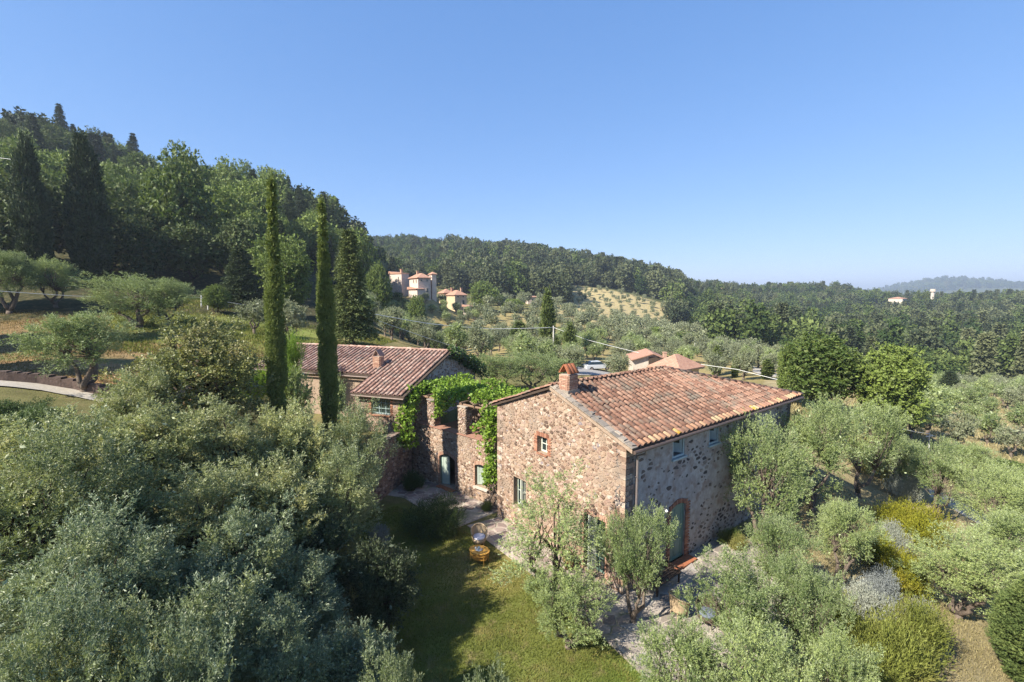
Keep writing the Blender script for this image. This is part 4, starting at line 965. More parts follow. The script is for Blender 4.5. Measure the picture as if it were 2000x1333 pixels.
def column_proto(seed, H, R, n, ll, lw, per=5, lumpn=60, taper=.9, slen=.22, base=.5, wob=.08):
    """columnar cypress"""
    r = np.random.default_rng(seed); t = r.random(lumpn) * .965; an = r.random(lumpn) * 6.283
    def prof(t): return R * np.minimum(1, .55 + 1.6 * t) * np.clip((1 - t) * 2.3, 0, 1) ** taper * (1 - .2 * t)
    C = np.stack([np.cos(an) * prof(t) * .42, np.sin(an) * prof(t) * .42, base + t * (H - base - .3)], 1); k = np.maximum(prof(t), .08)[:, None]
    Rl = np.concatenate([k * .62, k * .62, np.full((lumpn, 1), min(.9, H / lumpn * 4.5))], 1)
    P, D = lump_shoots(r, n, C, Rl, .8, .3); D[:, 2] *= .3
    Q = [shoots_to_leaves(r, P, unit(D), per, slen, ll, lw, up=1.5, spread=.5, wob=.4), fill(r, C, Rl * .9, 40, min(.4, .28 * R / .5))]
    mb = MB(); mb.tube([(0, 0, -.3), (0, 0, H * .5), (0, 0, H * .9)], [.16, .1, .03], 7)
    return quads_mesh('crown', np.concatenate(Q)), mb.mesh('trunk', True)
def spruce_proto(seed, H, R, whorls, per_b, ll, lw, droop=.25, base=.08, power=.85, step=.16, rag=.2):
    """tiered conifer: drooping boughs carrying sprays"""
    r = np.random.default_rng(seed); Ps = []; Ds = []; mb = MB(); mb.tube([(0, 0, -.3), (0, 0, H * .6), (0, 0, H * .98)], [.22, .12, .02], 7)
    for w in range(whorls):
        t = base + (1 - base) * (w + r.random() * .6) / whorls; rad = R * (1 - t) ** power * r.uniform(1 - rag, 1 + rag * .6) + .08
        for b in range(per_b):
            an = 2 * math.pi * (b + r.random() * .8) / per_b + w; rb = rad * r.uniform(.7, 1.1); m = max(3, int(rb / step)); s = np.linspace(.12, 1, m)
            x = s * rb; z = t * H - droop * x * s + .12 * x; d = np.stack([np.cos(an) * np.ones(m), np.sin(an) * np.ones(m), -droop * s], 1)
            lat = np.array([-math.sin(an), math.cos(an), 0])
            for sg in (-1, 0, 1):
                wd = rb * .24 * (1 - s * .6) * sg
                Ps.append(np.stack([np.cos(an) * x, np.sin(an) * x, z], 1) + lat * wd[:, None] + r.normal(size=(m, 3)) * .05); Ds.append(unit(d + lat * sg * .7))
    P = np.concatenate(Ps); D = np.concatenate(Ds)
    Q = shoots_to_leaves(r, P, D, 4, step * 1.3, ll, lw, up=.1, spread=.55, wob=.3)
    return quads_mesh('crown', Q), mb.mesh('trunk', True)
def spike_proto(seed, R, h, n, per, ll, lw, slen=.5, up=1.6, lumps=11, rl=.32):
    """shrub of upright sprigs"""
    r = np.random.default_rng(seed); C, Rl = dome_lumps(r, lumps, R - rl * .6, 0.0, h - rl * .5, rl, hollow=.1)
    C[:, 2] = np.maximum(C[:, 2], rl * .4); P, D = lump_shoots(r, n, C, Rl, .7, .5)
    return quads_mesh('foliage', np.concatenate([shoots_to_leaves(r, P, D, per, slen, ll, lw, up=up, spread=.45, wob=.5), fill(r, C, Rl, 40, .16)]))

def setmat(pr, *mats):
    for me, m in zip(pr, mats):
        if me is not None: me.materials.clear(); me.materials.append(m)
    return pr
def remat(pr, *mats):
    return tuple(pr) + (mats,)
def omat(o, m):
    o.material_slots[0].link = 'OBJECT'; o.material_slots[0].material = m; return o
def plant(name, pr, loc, s, rz, label, cat='tree', group=None, names=('crown', 'trunk'), lean=(0, 0)):
    """a plant with its parts, copied from shared meshes"""
    o = bpy.data.objects.new(name, None); o.empty_display_size = .2; o.location = tuple(loc); o.rotation_euler = (lean[0], lean[1], rz)
    o.scale = s if hasattr(s, '__len__') else (s, s, s); col.objects.link(o); tag(o, label, cat, group)
    for k, (me, nm) in enumerate(zip(pr[:2], names)):
        if me is not None:
            c = bpy.data.objects.new(nm, me); col.objects.link(c); c.parent = o
            if len(pr) > 2 and pr[2][k] is not me.materials[0]: omat(c, pr[2][k])
    return o
def plant1(name, me, loc, s, rz, label, cat, group=None):
    o = bpy.data.objects.new(name, me); o.location = tuple(loc); o.rotation_euler = (0, 0, rz); o.scale = s if hasattr(s, '__len__') else (s, s, s); col.objects.link(o); tag(o, label, cat, group); return o

vr = np.random.default_rng(77)
BK, BD_ = M['bark'], M['bark_dark']
OLN = [setmat(spray_tree(100 + i, (150, 140, 140, 130)[i], 28, 10, .085, .026, R=2.25, z0=(.45, .9, .35, .8)[i], h=(4.7, 4.2, 4.8, 4.3)[i], slen=.26, s_len=(.95, .85, 1.05, .8)[i], s_rad=(.32, .3, .36, .28)[i], up=(.9, .6, .8, 1.1)[i], inner=.35, irr=.35, tr=.13, fork_h=.25, fillq=150, fs=.14), M['olive'], BK) for i in range(4)]
OLO = setmat(spray_tree(141, 62, 26, 10, .085, .026, R=1.95, z0=1.1, h=4.5, slen=.26, s_len=.9, s_rad=.32, up=.55, inner=.45, irr=.4, forks=4, tr=.12, fork_h=.22, fillq=0, spread_h=.4), M['olive'], BD_)
OLM = [setmat(olive_proto(120 + i, 620, 8, .20, .065, lumps=17, R=2.0, h=3.4, slen=.45, fillper=20, fs=.4, seg=5), M['olive'], BK) for i in range(3)]
OLMg = [remat(p, M['olive_grey'], BK) for p in OLM]
OLF = [setmat(olive_proto(130 + i, 130, 6, .42, .2, lumps=9, R=2.0, h=3.2, slen=.6, fillper=12, fs=.6, trunks=1, seg=4), M['olive_grey'], BK) for i in range(3)]
LAU = [setmat(spray_tree(200 + i, (150, 175, 135, 160)[i], 30, 10, (.12, .105, .13, .11)[i], (.038, .034, .04, .032)[i], R=2.1, z0=.8, h=6.2, slen=.32, s_len=(1.0, .85, 1.15, .95)[i], s_rad=(.34, .30, .38, .32)[i], up=(.9, .7, 1.2, .8)[i], inner=.45, irr=.3), M['laurel'], BD_) for i in range(4)]
LAP = [remat(p, M['laurel_pale'], BD_) for p in LAU]; LAB = [remat(p, M['laurel_blue'], BD_) for p in LAU]
OAK = setmat(spray_tree(210, 190, 28, 9, .10, .052, R=2.1, z0=.8, h=6.2, slen=.26, s_len=.8, s_rad=.36, up=.5, inner=.45, irr=.3), M['oak'], BD_)
DKB = setmat(spray_tree(215, 110, 26, 9, .09, .034, R=1.5, z0=.1, h=3.4, slen=.24, s_len=.6, s_rad=.3, up=.5, inner=.4, irr=.25, tr=.08), M['dark_bush'], BD_)
CYP = [setmat(column_proto(300 + i, 13.5, .56, 9500, .10, .034, lumpn=130, slen=.16), M['cypress'], BD_) for i in range(2)]
CYM = setmat(column_proto(305, 10, .75, 1500, .34, .12, slen=.4), M['cypress'], BD_)
CYW = setmat(column_proto(306, 14, 2.3, 3600, .42, .16, slen=.6, taper=.75, lumpn=80), M['conifer'], BD_)
SPR = [setmat(spruce_proto(310, 12, 2.6, 34, 9, .26, .09, droop=.3), M['conifer'], BD_), setmat(spruce_proto(311, 11, 2.2, 38, 9, .24, .085, droop=.35, rag=.3), M['conifer_lit'], BD_)]
BRD = [setmat(bush_proto(320 + i, 2300, 7, .30, .17, R=3.3, z0=1.0, h=8.6, lumps=36, rl=1.15, slen=.5, up=.3, fs=.6), M['broadleaf'], BD_) for i in range(2)]
BRF = [setmat(bush_proto(330 + i, 950, 6, .46, .27, R=3.6, z0=1.2, h=8.8, lumps=(22, 30, 18)[i], rl=(1.4, 1.1, 1.6)[i], slen=.8, up=.3, fs=.7, fillper=30, flat=1.0), M['broadleaf'], BD_) for i in range(3)]
BRFd = [remat(p, M['broadleaf_dark'], BD_) for p in BRF]

# ------------------------------------------------------------------ plants near the house
def T(px, pytop, D, dz=0.0):
    p = at(px, pytop, D); g = ground(float(p[0]), float(p[1])); return p[0], p[1], g, p[2] - g
def put(name, pr, px, pytop, D, R, R0, h0, label, cat='tree', group=None, **k):
    x, y, g, h = T(px, pytop, D); s = R / R0
    return plant(name, pr, (x, y, g), (s, s * vr.uniform(.92, 1.08), h / h0), vr.uniform(0, 6.28), label, cat, group, **k)
# dense evergreens in the left foreground: photo x of the crown, photo y of its top, distance, radius
EV = [(OAK, 372, 598, 21, 3.0, 'tall golden green oak with reddish tint beside the first cypress'),
      (LAU[0], 255, 735, 17.5, 1.9, 'pale green leafy tree directly below the lone olive by the road'),
      (LAU[1], 95, 790, 14, 2.1, 'pale evergreen at the left edge below the road bend'),
      (LAU[2], 20, 850, 11, 1.9, 'evergreen with bare lower stems at the left picture edge'),
      (LAU[3], 300, 790, 16, 2.1, 'light green evergreen just below the golden green oak'),
      (LAU[0], 440, 800, 17.5, 1.9, 'bushy evergreen below the base of the first cypress'),
      (LAU[1], 560, 775, 19.5, 1.9, 'pale evergreen between the feet of the two tall cypresses'),
      (LAU[2], 655, 800, 20.5, 1.9, 'evergreen leaning towards the annex window, at the foot of the second cypress'),
      (LAU[3], 170, 905, 12.5, 1.9, 'shadowy evergreen second from the left edge in the middle row'),
      (LAU[0], 360, 930, 13.5, 1.8, 'evergreen in the middle of the dense foreground trees'),
      (LAU[1], 520, 880, 15.5, 1.9, 'evergreen in front of the pair of cypresses, in half shade'),
      (LAU[2], 640, 890, 17, 1.8, 'dark evergreen hiding the near end of the retaining wall'),
      (LAU[3], 470, 990, 12.5, 1.6, 'shaded evergreen with a lit pale shoot at its top'),
      (DKB, 600, 1000, 15.5, 2.0, 'dark tree with golden lit top behind the dark bush by the lawn'),
      (LAU[0], 270, 1040, 10.5, 1.6, 'evergreen with bright upright sprigs left of the deep shade'),
      (LAU[1], 90, 1020, 9.5, 1.6, 'dim blue green evergreen low at the left edge'),
      (LAU[2], 400, 1120, 9.6, 1.5, 'dark blue green evergreen in the deep shade of the foreground'),
      (LAU[3], 560, 1110, 12.6, 1.6, 'grey green evergreen in shade beside the lawn'),
      (LAU[0], 190, 1180, 7.6, 1.2, 'lit evergreen low in the left foreground'),
      (LAU[1], 30, 1170, 7.2, 1.2, 'evergreen filling the bottom left corner'),
      (LAU[2], 330, 1230, 7.4, 1.1, 'sprig tipped evergreen at the bottom edge, left of centre'),
      (LAU[3], 540, 1215, 9.8, 1.3, 'evergreen with yellow green tips at the bottom edge'),
      (LAU[0], 690, 1210, 11.2, 1.35, 'blue green evergreen at the bottom edge beside the lawn'),
      (LAU[1], 800, 1285, 8.4, .9, 'small leafy evergreen whose tips rise from the bottom edge'),
      (LAU[2], 955, 1300, 7.6, .7, 'slender pale shoots rising from the bottom edge in front of the lawn')]
_ev = {}
for k, (pr, px, py, D, R, lab) in enumerate(EV):
    if pr in LAU: pr = (LAP if k in (1, 2, 4, 5, 6, 9, 10, 18) else LAU if k in (3, 7, 8, 11, 23, 24) else LAB)[k % 4]
    put('evergreen_tree' if pr is not OAK else 'oak_tree', pr, px, py, D, R, 2.1 if pr is not DKB else 1.5, 7.0 if pr is not DKB else 3.5, lab, 'tree', 'evergreens crowding the left foreground')
put('round_bush', DKB, 745, 1048, 15.2, 1.3, 1.5, 3.5, 'dark dense bush on the edge of the shaded lawn', 'bush')
LAV = setmat([spike_proto(410, .8, 1.3, 700, 8, .10, .022, slen=.3)], M['lavender'])
plant1('silver_shrub', LAV[0], (*on(742, 1075)[:2], 0), (.7, .7, .9), .3, 'silver grey shrub between the dark bush and the rosemary mound', 'shrub')
# the two tall cypresses in front of the annex
for k, (px, pt, pb, D, lab) in enumerate(((516, 352, 840, 22.4, 'tall slender cypress left of the pair before the annex'), (628, 390, 800, 24.0, 'tall slender cypress right of the pair overlapping the annex roof'))):
    x, y, g, h = T(px, pt, D); plant('cypress', CYP[k], (x, y, g), (.78, .78, h / 12.88), k * 2.0, lab, 'cypress', 'pair of tall cypresses', lean=(0, .012 + .012 * (1 - k)))
WEED = spike_proto(430, 1.2, 1.0, 900, 7, .14, .025, slen=.4); WEED.materials.append(M['rosemary'])
for k, (px, py, D_, s) in enumerate(((20, 800, 20.5, 1.1), (60, 815, 20, .9), (-10, 840, 18.5, 1.2), (95, 800, 21, .9), (45, 770, 22.5, .8))):
    m2 = WEED; p = at(px, py, D_); plant1('weed_clump', m2, (p[0], p[1], ground(float(p[0]), float(p[1])) - .1), (s * 1.4, s, s * .8), k, 'dark green clump of weeds below the road at the left edge', 'weeds', 'weeds below the road')
# tree that stands behind the camera and throws the long shadow on the meadow
pass
for k, (x, y, s, hh) in enumerate(()):
    plant('evergreen_tree', LAU[k % 4], (x, y, ground(x, y)), (s, s, hh), k, 'evergreen out of view left of the camera', 'tree')
for k, (x, y, s, hh, lab) in enumerate(((-45, 21, 1.2, 1.35, 'dark conifer out of view beside the road'), (-50, 31, 1.3, 1.4, 'dark conifer out of view above the road bend'), (-60, 45, 1.4, 1.3, 'dark conifer out of view above the old olive'))):
    plant('conifer_tree', CYW, (x, y, ground(x, y)), (s, s, hh), k, lab, 'tree')
# olives round the house
OL = [(OLO, 1085, 925, 16.6, 2.35, 1.9, 'open olive with dark forked trunk on the lawn before the gable'),
      (OLN[0], 1243, 985, 16.0, 1.4, 2.0, 'bushy olive in front of the near corner of the farmhouse'),
      (OLN[0], 1112, 1120, 14.8, 1.6, 2.0, 'low olive spreading over the lawn beside the patio'),
      (OLN[2], 1500, 800, 21.5, 2.4, 2.0, 'big olive hiding the far half of the shaded wall'),
      (OLN[3], 1600, 775, 25, 2.5, 2.0, 'wide olive in the row right of the big olive by the wall'),
      (OLN[0], 1690, 780, 29, 2.3, 2.0, 'olive below the round green trees at the end of the farmhouse'),
      (OLN[1], 1655, 965, 18.0, 1.5, 2.0, 'olive between the patio and the yellow broom'),
      (OLN[2], 1535, 990, 16.5, 1.4, 2.0, 'sunlit olive over the far edge of the patio'),
      (OLN[3], 1455, 1085, 13.5, 1.6, 2.0, 'light green olive covering the middle of the patio'),
      (OLN[0], 1585, 1095, 13.6, 1.1, 2.0, 'olive above the yellow flowering bush'),
      (OLN[1], 1345, 1195, 10.6, 1.3, 2.0, 'olive at the bottom edge over the near tip of the patio'),
      (OLN[2], 1500, 1205, 10.4, 1.35, 2.0, 'olive at the bottom edge right of the patio'),
      (OLN[3], 1640, 1225, 10.8, 1.1, 2.0, 'small olive at the bottom edge beside the heath'),
      (OLN[2], 1890, 1030, 17.5, 2.2, 2.0, 'grey olive on the dry meadow next to the clipped cypress'),
      (OLN[1], 1985, 990, 20, 1.9, 2.0, 'olive at the right edge behind the meadow olive'),
      (OLN[2], 1950, 895, 26, 2.0, 2.0, 'olive above the stepped path at the right edge'),
      (OLN[3], 1840, 860, 29, 2.1, 2.0, 'olive with pale stems beside the path'),
      (OLN[0], 1770, 850, 32, 1.7, 2.0, 'olive left of the pole with the cable'),
      (OLN[1], 1900, 860, 34, 2.0, 2.0, 'olive right of the pole with the cable'),
      (OLN[2], 2010, 905, 29, 2.0, 2.0, 'olive cut by the right edge below the dark green tree')]
for pr, px, py, D, R, R0, lab in OL:
    put('olive_tree', pr, px, py, D, R, R0 * (1.08 if pr is not OLO else 1.0), 5.0 if pr is not OLO else 5.6, lab, 'olive tree', 'olive trees round the farmhouse')
put('green_tree', BRD[0], 1985, 905, 36, 2.0, 3.3, 9.6, 'rounded dark green tree at the right edge above the olives', 'tree')
# shrubs of the terrace garden
BRM = [spike_proto(400 + i, 1.0, 1.2, 1500, 8, .10, .022, slen=.5) for i in range(2)]
for me in BRM: me.materials.append(M['broom'])
def gp(px, py, d0=8, d1=400, up=0.0):
    """where the line of sight through a photo point meets the land"""
    d = ray(px, py); ys = np.geomspace(d0, d1, 900); P = np.array([0, 0, CAMZ]) + d[None] * (ys / d[1])[:, None]
    g = ground(P[:, 0], P[:, 1]); k = np.argmax(P[:, 2] < g + up); return np.array([P[k, 0], P[k, 1], g[k]])
def shrub(name, me, mat, px, py, D, s, lab, cat='shrub', group=None):
    p = gp(px, py, 9, 60, .55 * s[2]); g = ground(float(p[0]), float(p[1])); omat(plant1(name, me, (p[0], p[1], g), s, vr.uniform(0, 6), lab, cat, group), mat)
shrub('broom_bush', BRM[0], M['broom'], 1745, 1010, 21.2, (1.35, 1.2, 1.3), 'mustard yellow broom bush at the back of the garden bed')
shrub('broom_bush', BRM[1], M['broom'], 1800, 1040, 20.6, (1.3, 1.3, 1.35), 'mustard yellow broom bush next to the dry slope')
shrub('broom_bush', BRM[0], M['broom'], 1730, 1090, 18.3, (1.1, 1.0, 1.2), 'mustard yellow broom bush in the middle below the pale shrub')
shrub('broom_bush', BRM[1], M['broom'], 1775, 1135, 17.4, (.8, .9, 1.0), 'mustard yellow broom bush nearest the meadow olive')
shrub('silver_shrub', BRM[1], M['silver'], 1742, 1062, 19.6, (.75, .7, .95), 'pale silver shrub between the broom bushes')
shrub('silver_shrub', BRM[0], M['lavender'], 1715, 1150, 16.3, (.65, .7, .8), 'blue grey shrub below the broom bushes')
shrub('silver_shrub', BRM[1], M['silver'], 1690, 1190, 15.0, (.75, .7, .8), 'grey flowering shrub above the yellow flowered bush')
shrub('silver_shrub', BRM[0], M['silver'], 1790, 1215, 15.2, (.6, .6, .75), 'silver shrub behind the heath bushes')
shrub('silver_shrub', BRM[0], M['silver'], 1590, 1150, 14.6, (.7, .7, .9), 'grey shrub half hidden between the olives of the garden')
shrub('heath_bush', BRM[0], M['heath'], 1745, 1285, 13.2, (1.15, 1.1, 1.5), 'yellow green heath bush at the bottom edge')
shrub('heath_bush', BRM[1], M['heath'], 1790, 1250, 14.2, (.95, .95, 1.25), 'yellow green heath bush bordering the meadow')
shrub('heath_bush', BRM[1], M['heath'], 1690, 1310, 12.2, (.9, .9, 1.3), 'brownish heath bush beside the small olive')
shrub('flowering_bush', BRM[0], M['broom'], 1620, 1245, 12.8, (.8, .8, 1.4), 'bush with bright yellow flowers in the garden bed')
shrub('tan_bush', BRM[1], M['tan_bush'], 1700, 900, 27, (1.5, 1.4, 1.9), 'tan yellow bush behind the yellow broom')
shrub('silver_shrub', BRM[0], M['silver'], 1760, 955, 24, (1.2, 1.0, 1.4), 'big silvery shrub with arching stems above the broom')
shrub('green_shrub', BRM[0], M['broadleaf'], 1425, 1050, 20.2, (.55, .5, .6), 'fresh green plants at the foot of the shaded wall')
shrub('flowering_bush', BRM[1], M['tan_bush'], 1440, 1065, 20.0, (.45, .4, .45), 'low yellowing plants where the patio meets the wall')
shrub('green_shrub', BRM[1], M['broom'], 1735, 935, 25.5, (.6, .5, .6), 'small yellow green bush left of the silvery shrub')
fl = MB(); fr_ = np.random.default_rng(5); p0 = gp(1620, 1245, 9, 60, .75); g0 = gz(p0)
for i in range(120):
    a = fr_.uniform(0, 6.28); r0 = fr_.uniform(.2, .85); c = np.array([p0[0] + math.cos(a) * r0, p0[1] + math.sin(a) * r0 * .9, g0 + fr_.uniform(.7, 1.85) - r0 * .5]); fl.box(c, (.05, .05, .03), a)
fl.build('yellow_flowers', M['flower'], [o for o in bpy.data.objects if o.name == 'flowering_bush'][0], kind='stuff').matrix_parent_inverse = [o for o in bpy.data.objects if o.name == 'flowering_bush'][0].matrix_basis.inverted()
# rosemary mound by the courtyard
RSM = spike_proto(420, 1.6, 1.3, 3400, 8, .10, .016, slen=.34, lumps=22, rl=.5, up=1.2); RSM.materials.append(M['rosemary'])
plant1('rosemary_mound', RSM, (*on(848, 1042)[:2], 0), (1.05, .85, 1.05), .6, 'big dark green rosemary mound between lawn and courtyard', 'shrub')
shrub('leafy_plant', BRM[0], M['ivy'], 808, 945, 28.2, (.75, .65, .75), 'dark leafy plant in the shady courtyard corner')
shrub('leafy_plant', BRM[1], M['broadleaf'], 951, 993, 24.6, (.35, .35, .35), 'small green plant at the foot of the climbing vine')
# clipped cypress by the right edge
x, y, g = 17.3, 14.0, ground(17.3, 14.0)
CYH = setmat(column_proto(330, 6.5, 1.25, 14000, .11, .04, lumpn=120, taper=.8, base=.2), M['cypress'], BD_)
plant('cypress', CYH, (x, y, g), (1.15, 1.0, .68), .4, 'dense green cypress cut by the bottom right corner', 'cypress')

# ------------------------------------------------------------------ trees of the slopes
def pxof(x, y): return 1000 + FPX * x / y
def thin(rng, pts, dmin):
    cell = {}; out = []
    for p in pts:
        k = (int(p[0] // dmin), int(p[1] // dmin)); ok = True
        for a in (-1, 0, 1):
            for b in (-1, 0, 1):
                for q in cell.get((k[0] + a, k[1] + b), ()):
                    if (q[0] - p[0]) ** 2 + (q[1] - p[1]) ** 2 < dmin * dmin: ok = False; break
                if not ok: break
            if not ok: break
        if ok: cell.setdefault(k, []).append(p); out.append(p)
    return out
def region(rng, n, px0, px1, d0, d1, dmin, test=None):
    y = np.sqrt(rng.uniform(d0 * d0, d1 * d1, n)); px = rng.uniform(px0, px1, n); x = (px - 1000) / FPX * y
    pts = [(a, b) for a, b in zip(x, y)]
    if test: pts = [p for p in pts if test(pxof(*p), p[1])]
    return thin(rng, pts, dmin)
hr = np.random.default_rng(21)
def zone(px, d):
    return ('low on the wooded hillside' if d < 95 else 'halfway up the wooded hillside' if d < 135 else 'near the crest of the wooded hillside') + (' behind the two dark conifers' if px < 230 else ' left of the tall cypresses' if px < 500 else ' behind the tall cypresses')
# singled-out trees: prototype, R0, h0, px, py top, D, R, name, label, category
SOLO = [(CYW, 2.3, 14, 45, 262, 60, 1.75, 'conifer_tree', 'tall dark cypress like conifer at the left edge of the hillside', 'tree'),
        (CYW, 2.3, 14, 158, 258, 64, 2.3, 'conifer_tree', 'broad dark conifer second from the left, in front of the hillside', 'tree'),
        (SPR[0], 2.6, 12, 465, 484, 62, 3.2, 'spruce_tree', 'small dark spruce left of the first tall cypress', 'tree'),
        (SPR[1], 2.2, 11, 680, 448, 50, 3.1, 'spruce_tree', 'ragged sunlit spruce right of the second tall cypress', 'tree'),
        (BRD[0], 3.3, 9.6, 556, 482, 66, 3.2, 'broadleaf_tree', 'fresh green broadleaf tree between the two tall cypresses', 'tree'),
        (BRD[1], 3.3, 9.6, 737, 522, 100, 2.4, 'broadleaf_tree', 'bright green tree right of the ragged spruce, near the villa', 'tree'),
        (BRD[1], 3.3, 9.6, 420, 560, 56, 1.4, 'broadleaf_tree', 'small yellow green tree by the white posts', 'tree'),
        (OLN[1], 2.0, 5.0, 150, 598, 27, 2.8, 'olive_tree', 'lone olive with dark trunk beside the road at the left', 'olive tree'),
        (OLN[2], 2.0, 5.0, 262, 528, 46, 4.2, 'olive_tree', 'large blue grey olive in shade under the wire', 'olive tree'),
        (OLN[3], 2.0, 5.0, 325, 545, 47, 2.6, 'olive_tree', 'shaded olive right of the large blue grey olive', 'olive tree'),
        (OLN[0], 2.0, 5.0, 100, 505, 50, 2.6, 'olive_tree', 'grey olive on the bank below the broad dark conifer', 'olive tree'),
        (OLN[1], 2.0, 5.0, 5, 480, 47, 3.2, 'olive_tree', 'old olive with leaning trunk at the left picture edge', 'olive tree'),
        (OLMg[2], 2.0, 4.7, 560, 590, 43, 1.9, 'olive_tree', 'grey olive framed between the two tall cypresses', 'olive tree'),
        (OLMg[0], 2.0, 4.7, 495, 585, 48, 1.8, 'olive_tree', 'grey olive just left of the first tall cypress on the terraced grass', 'olive tree'),
        (OLM[2], 2.0, 4.7, 580, 722, 28, 1.2, 'olive_tree', 'pale olive between the trunks of the tall cypresses hiding the annex wall', 'olive tree'),
        (OLM[1], 2.0, 4.7, 650, 740, 27, .9, 'olive_tree', 'pale olive peeking out beside the second tall cypress before the annex', 'olive tree'),
        (OLN[0], 2.0, 5.0, 975, 690, 46, 2.6, 'olive_tree', 'full sunlit olive above the vine pergola', 'olive tree'),
        (OLN[2], 2.0, 5.0, 1040, 683, 48, 3.0, 'olive_tree', 'broad sunlit olive left of the farmhouse chimney', 'olive tree'),
        (OLN[3], 2.0, 5.0, 1085, 690, 52, 2.3, 'olive_tree', 'sunlit olive directly behind the farmhouse chimney', 'olive tree'),
        (CYM, .75, 10, 1070, 560, 85, 1.1, 'cypress', 'tallest slim cypress in the olive grove, beside the white pole', 'cypress'),
        (CYM, .75, 10, 1114, 628, 78, .95, 'cypress', 'slim cypress in front of the parking place', 'cypress'),
        (CYM, .75, 10, 1014, 625, 95, 1.5, 'cypress', 'broad double cypress left of the tallest grove cypress', 'cypress'),
        (CYM, .75, 10, 1087, 655, 82, .5, 'cypress', 'tiny cypress beside the white pole', 'cypress'),
        (CYM, .75, 10, 1401, 673, 75, .65, 'cypress', 'small cypress right of the tiled house beyond the ridge', 'cypress'),
        (CYM, .75, 10, 1437, 694, 70, .45, 'cypress', 'smallest cypress in the row behind the farmhouse roof', 'cypress'),
        (CYM, .75, 10, 1500, 700, 64, .65, 'cypress', 'stocky cypress near the far corner of the farmhouse roof', 'cypress'),
        (CYM, .75, 10, 882, 585, 170, 1.0, 'cypress', 'cypress beside the ochre house', 'cypress'),
        (BRD[0], 3.3, 9.6, 1550, 678, 47, 1.4, 'broadleaf_tree', 'narrow pale green tree at the left of the round trees', 'tree'),
        (BRD[1], 3.3, 9.6, 1612, 660, 45, 3.5, 'broadleaf_tree', 'large round bright green tree beyond the end of the farmhouse', 'tree'),
        (BRD[0], 3.3, 9.6, 1738, 682, 42, 3.0, 'broadleaf_tree', 'tall rounded green tree right of the large round one', 'tree'),
        (SPR[0], 2.6, 12, 1857, 725, 85, 3.0, 'spruce_tree', 'dark fir below the wooded slope on the right', 'tree'),
        (SPR[0], 2.6, 12, 1905, 760, 80, 2.6, 'spruce_tree', 'second dark fir, right of the first, below the wooded slope', 'tree'),
        (SPR[1], 2.2, 11, 1790, 715, 90, 2.0, 'spruce_tree', 'pale fir behind the tall rounded green tree', 'tree'),
        (BRF[0], 3.6, 10, 815, 580, 122, 2.3, 'broadleaf_tree', 'dark round tree below the stone villa', 'tree'),
        (BRF[1], 3.6, 10, 772, 572, 130, 2.3, 'broadleaf_tree', 'green tree against the left side of the stone villa', 'tree'),
        (BRF[2], 3.6, 10, 945, 555, 190, 5.5, 'broadleaf_tree', 'leafy tree right of the ochre house', 'tree'),
        (BRF[0], 3.6, 10, 1000, 585, 190, 4.6, 'broadleaf_tree', 'bright green tree left of the little stone hut', 'tree'),
        (BRF[1], 3.6, 10, 1290, 640, 150, 4.0, 'broadleaf_tree', 'bright green tree above the tiled house beyond the ridge', 'tree'),
        (BRF[2], 3.6, 10, 1335, 650, 140, 3.6, 'broadleaf_tree', 'second bright green tree above the tiled house beyond the ridge', 'tree')]
for pr, R0, h0, px, py, D, R, nm, lab, cat in SOLO: put(nm, pr, px, py, D, R, R0, h0, lab, cat)

# wooded hillside on the left, tree by tree
def left_ok(px, d): return not (px > 555 and d < 112) and not (px > 700 - (d - 60) * .1 and d < 100) and not (d < 75 and 300 < px < 640)
LH = region(hr, 2600, -60, 712, 66, 215, 5.6, left_ok)
LH = sorted(LH, key=lambda p: p[1])[:270]
zs = ground(np.array([p[0] for p in LH]), np.array([p[1] for p in LH]))
for (x, y), z in zip(LH, zs):
    px = pxof(x, y); u = hr.random(); v = fbm(np.array([x / 22]), np.array([y / 22]), 9, 2)[0]
    rz = hr.uniform(0, 6.28); s = hr.choice([.6, .8, .9, 1.0, 1.15, 1.4]) * hr.uniform(.9, 1.1)
    if u > .9 or (px > 560 and y > 100 and u < .55) or (px > 230 and px < 300 and y > 130 and u < .5): plant('spruce_tree', SPR[0], (x, y, z), (s * 1.05, s * 1.05, s * hr.uniform(.85, 1.15)), rz, 'dark pointed conifer ' + zone(px, y), 'tree', 'dark pointed conifers ' + zone(px, y))
    elif v > .12 or (px < 330 and y > 130 and u < .6): plant('broadleaf_tree', BRFd[hr.integers(3)], (x, y, z), (s * hr.uniform(.75, 1.15), s, s * hr.uniform(.8, 1.35)), rz, 'dark leafy tree ' + zone(px, y), 'tree', 'dark leafy trees ' + zone(px, y))
    else: plant('broadleaf_tree', BRF[hr.integers(3)], (x, y, z), (s * hr.uniform(.75, 1.15), s, s * hr.uniform(.8, 1.3)), rz, 'bright green leafy tree ' + zone(px, y), 'tree', 'bright green leafy trees ' + zone(px, y))

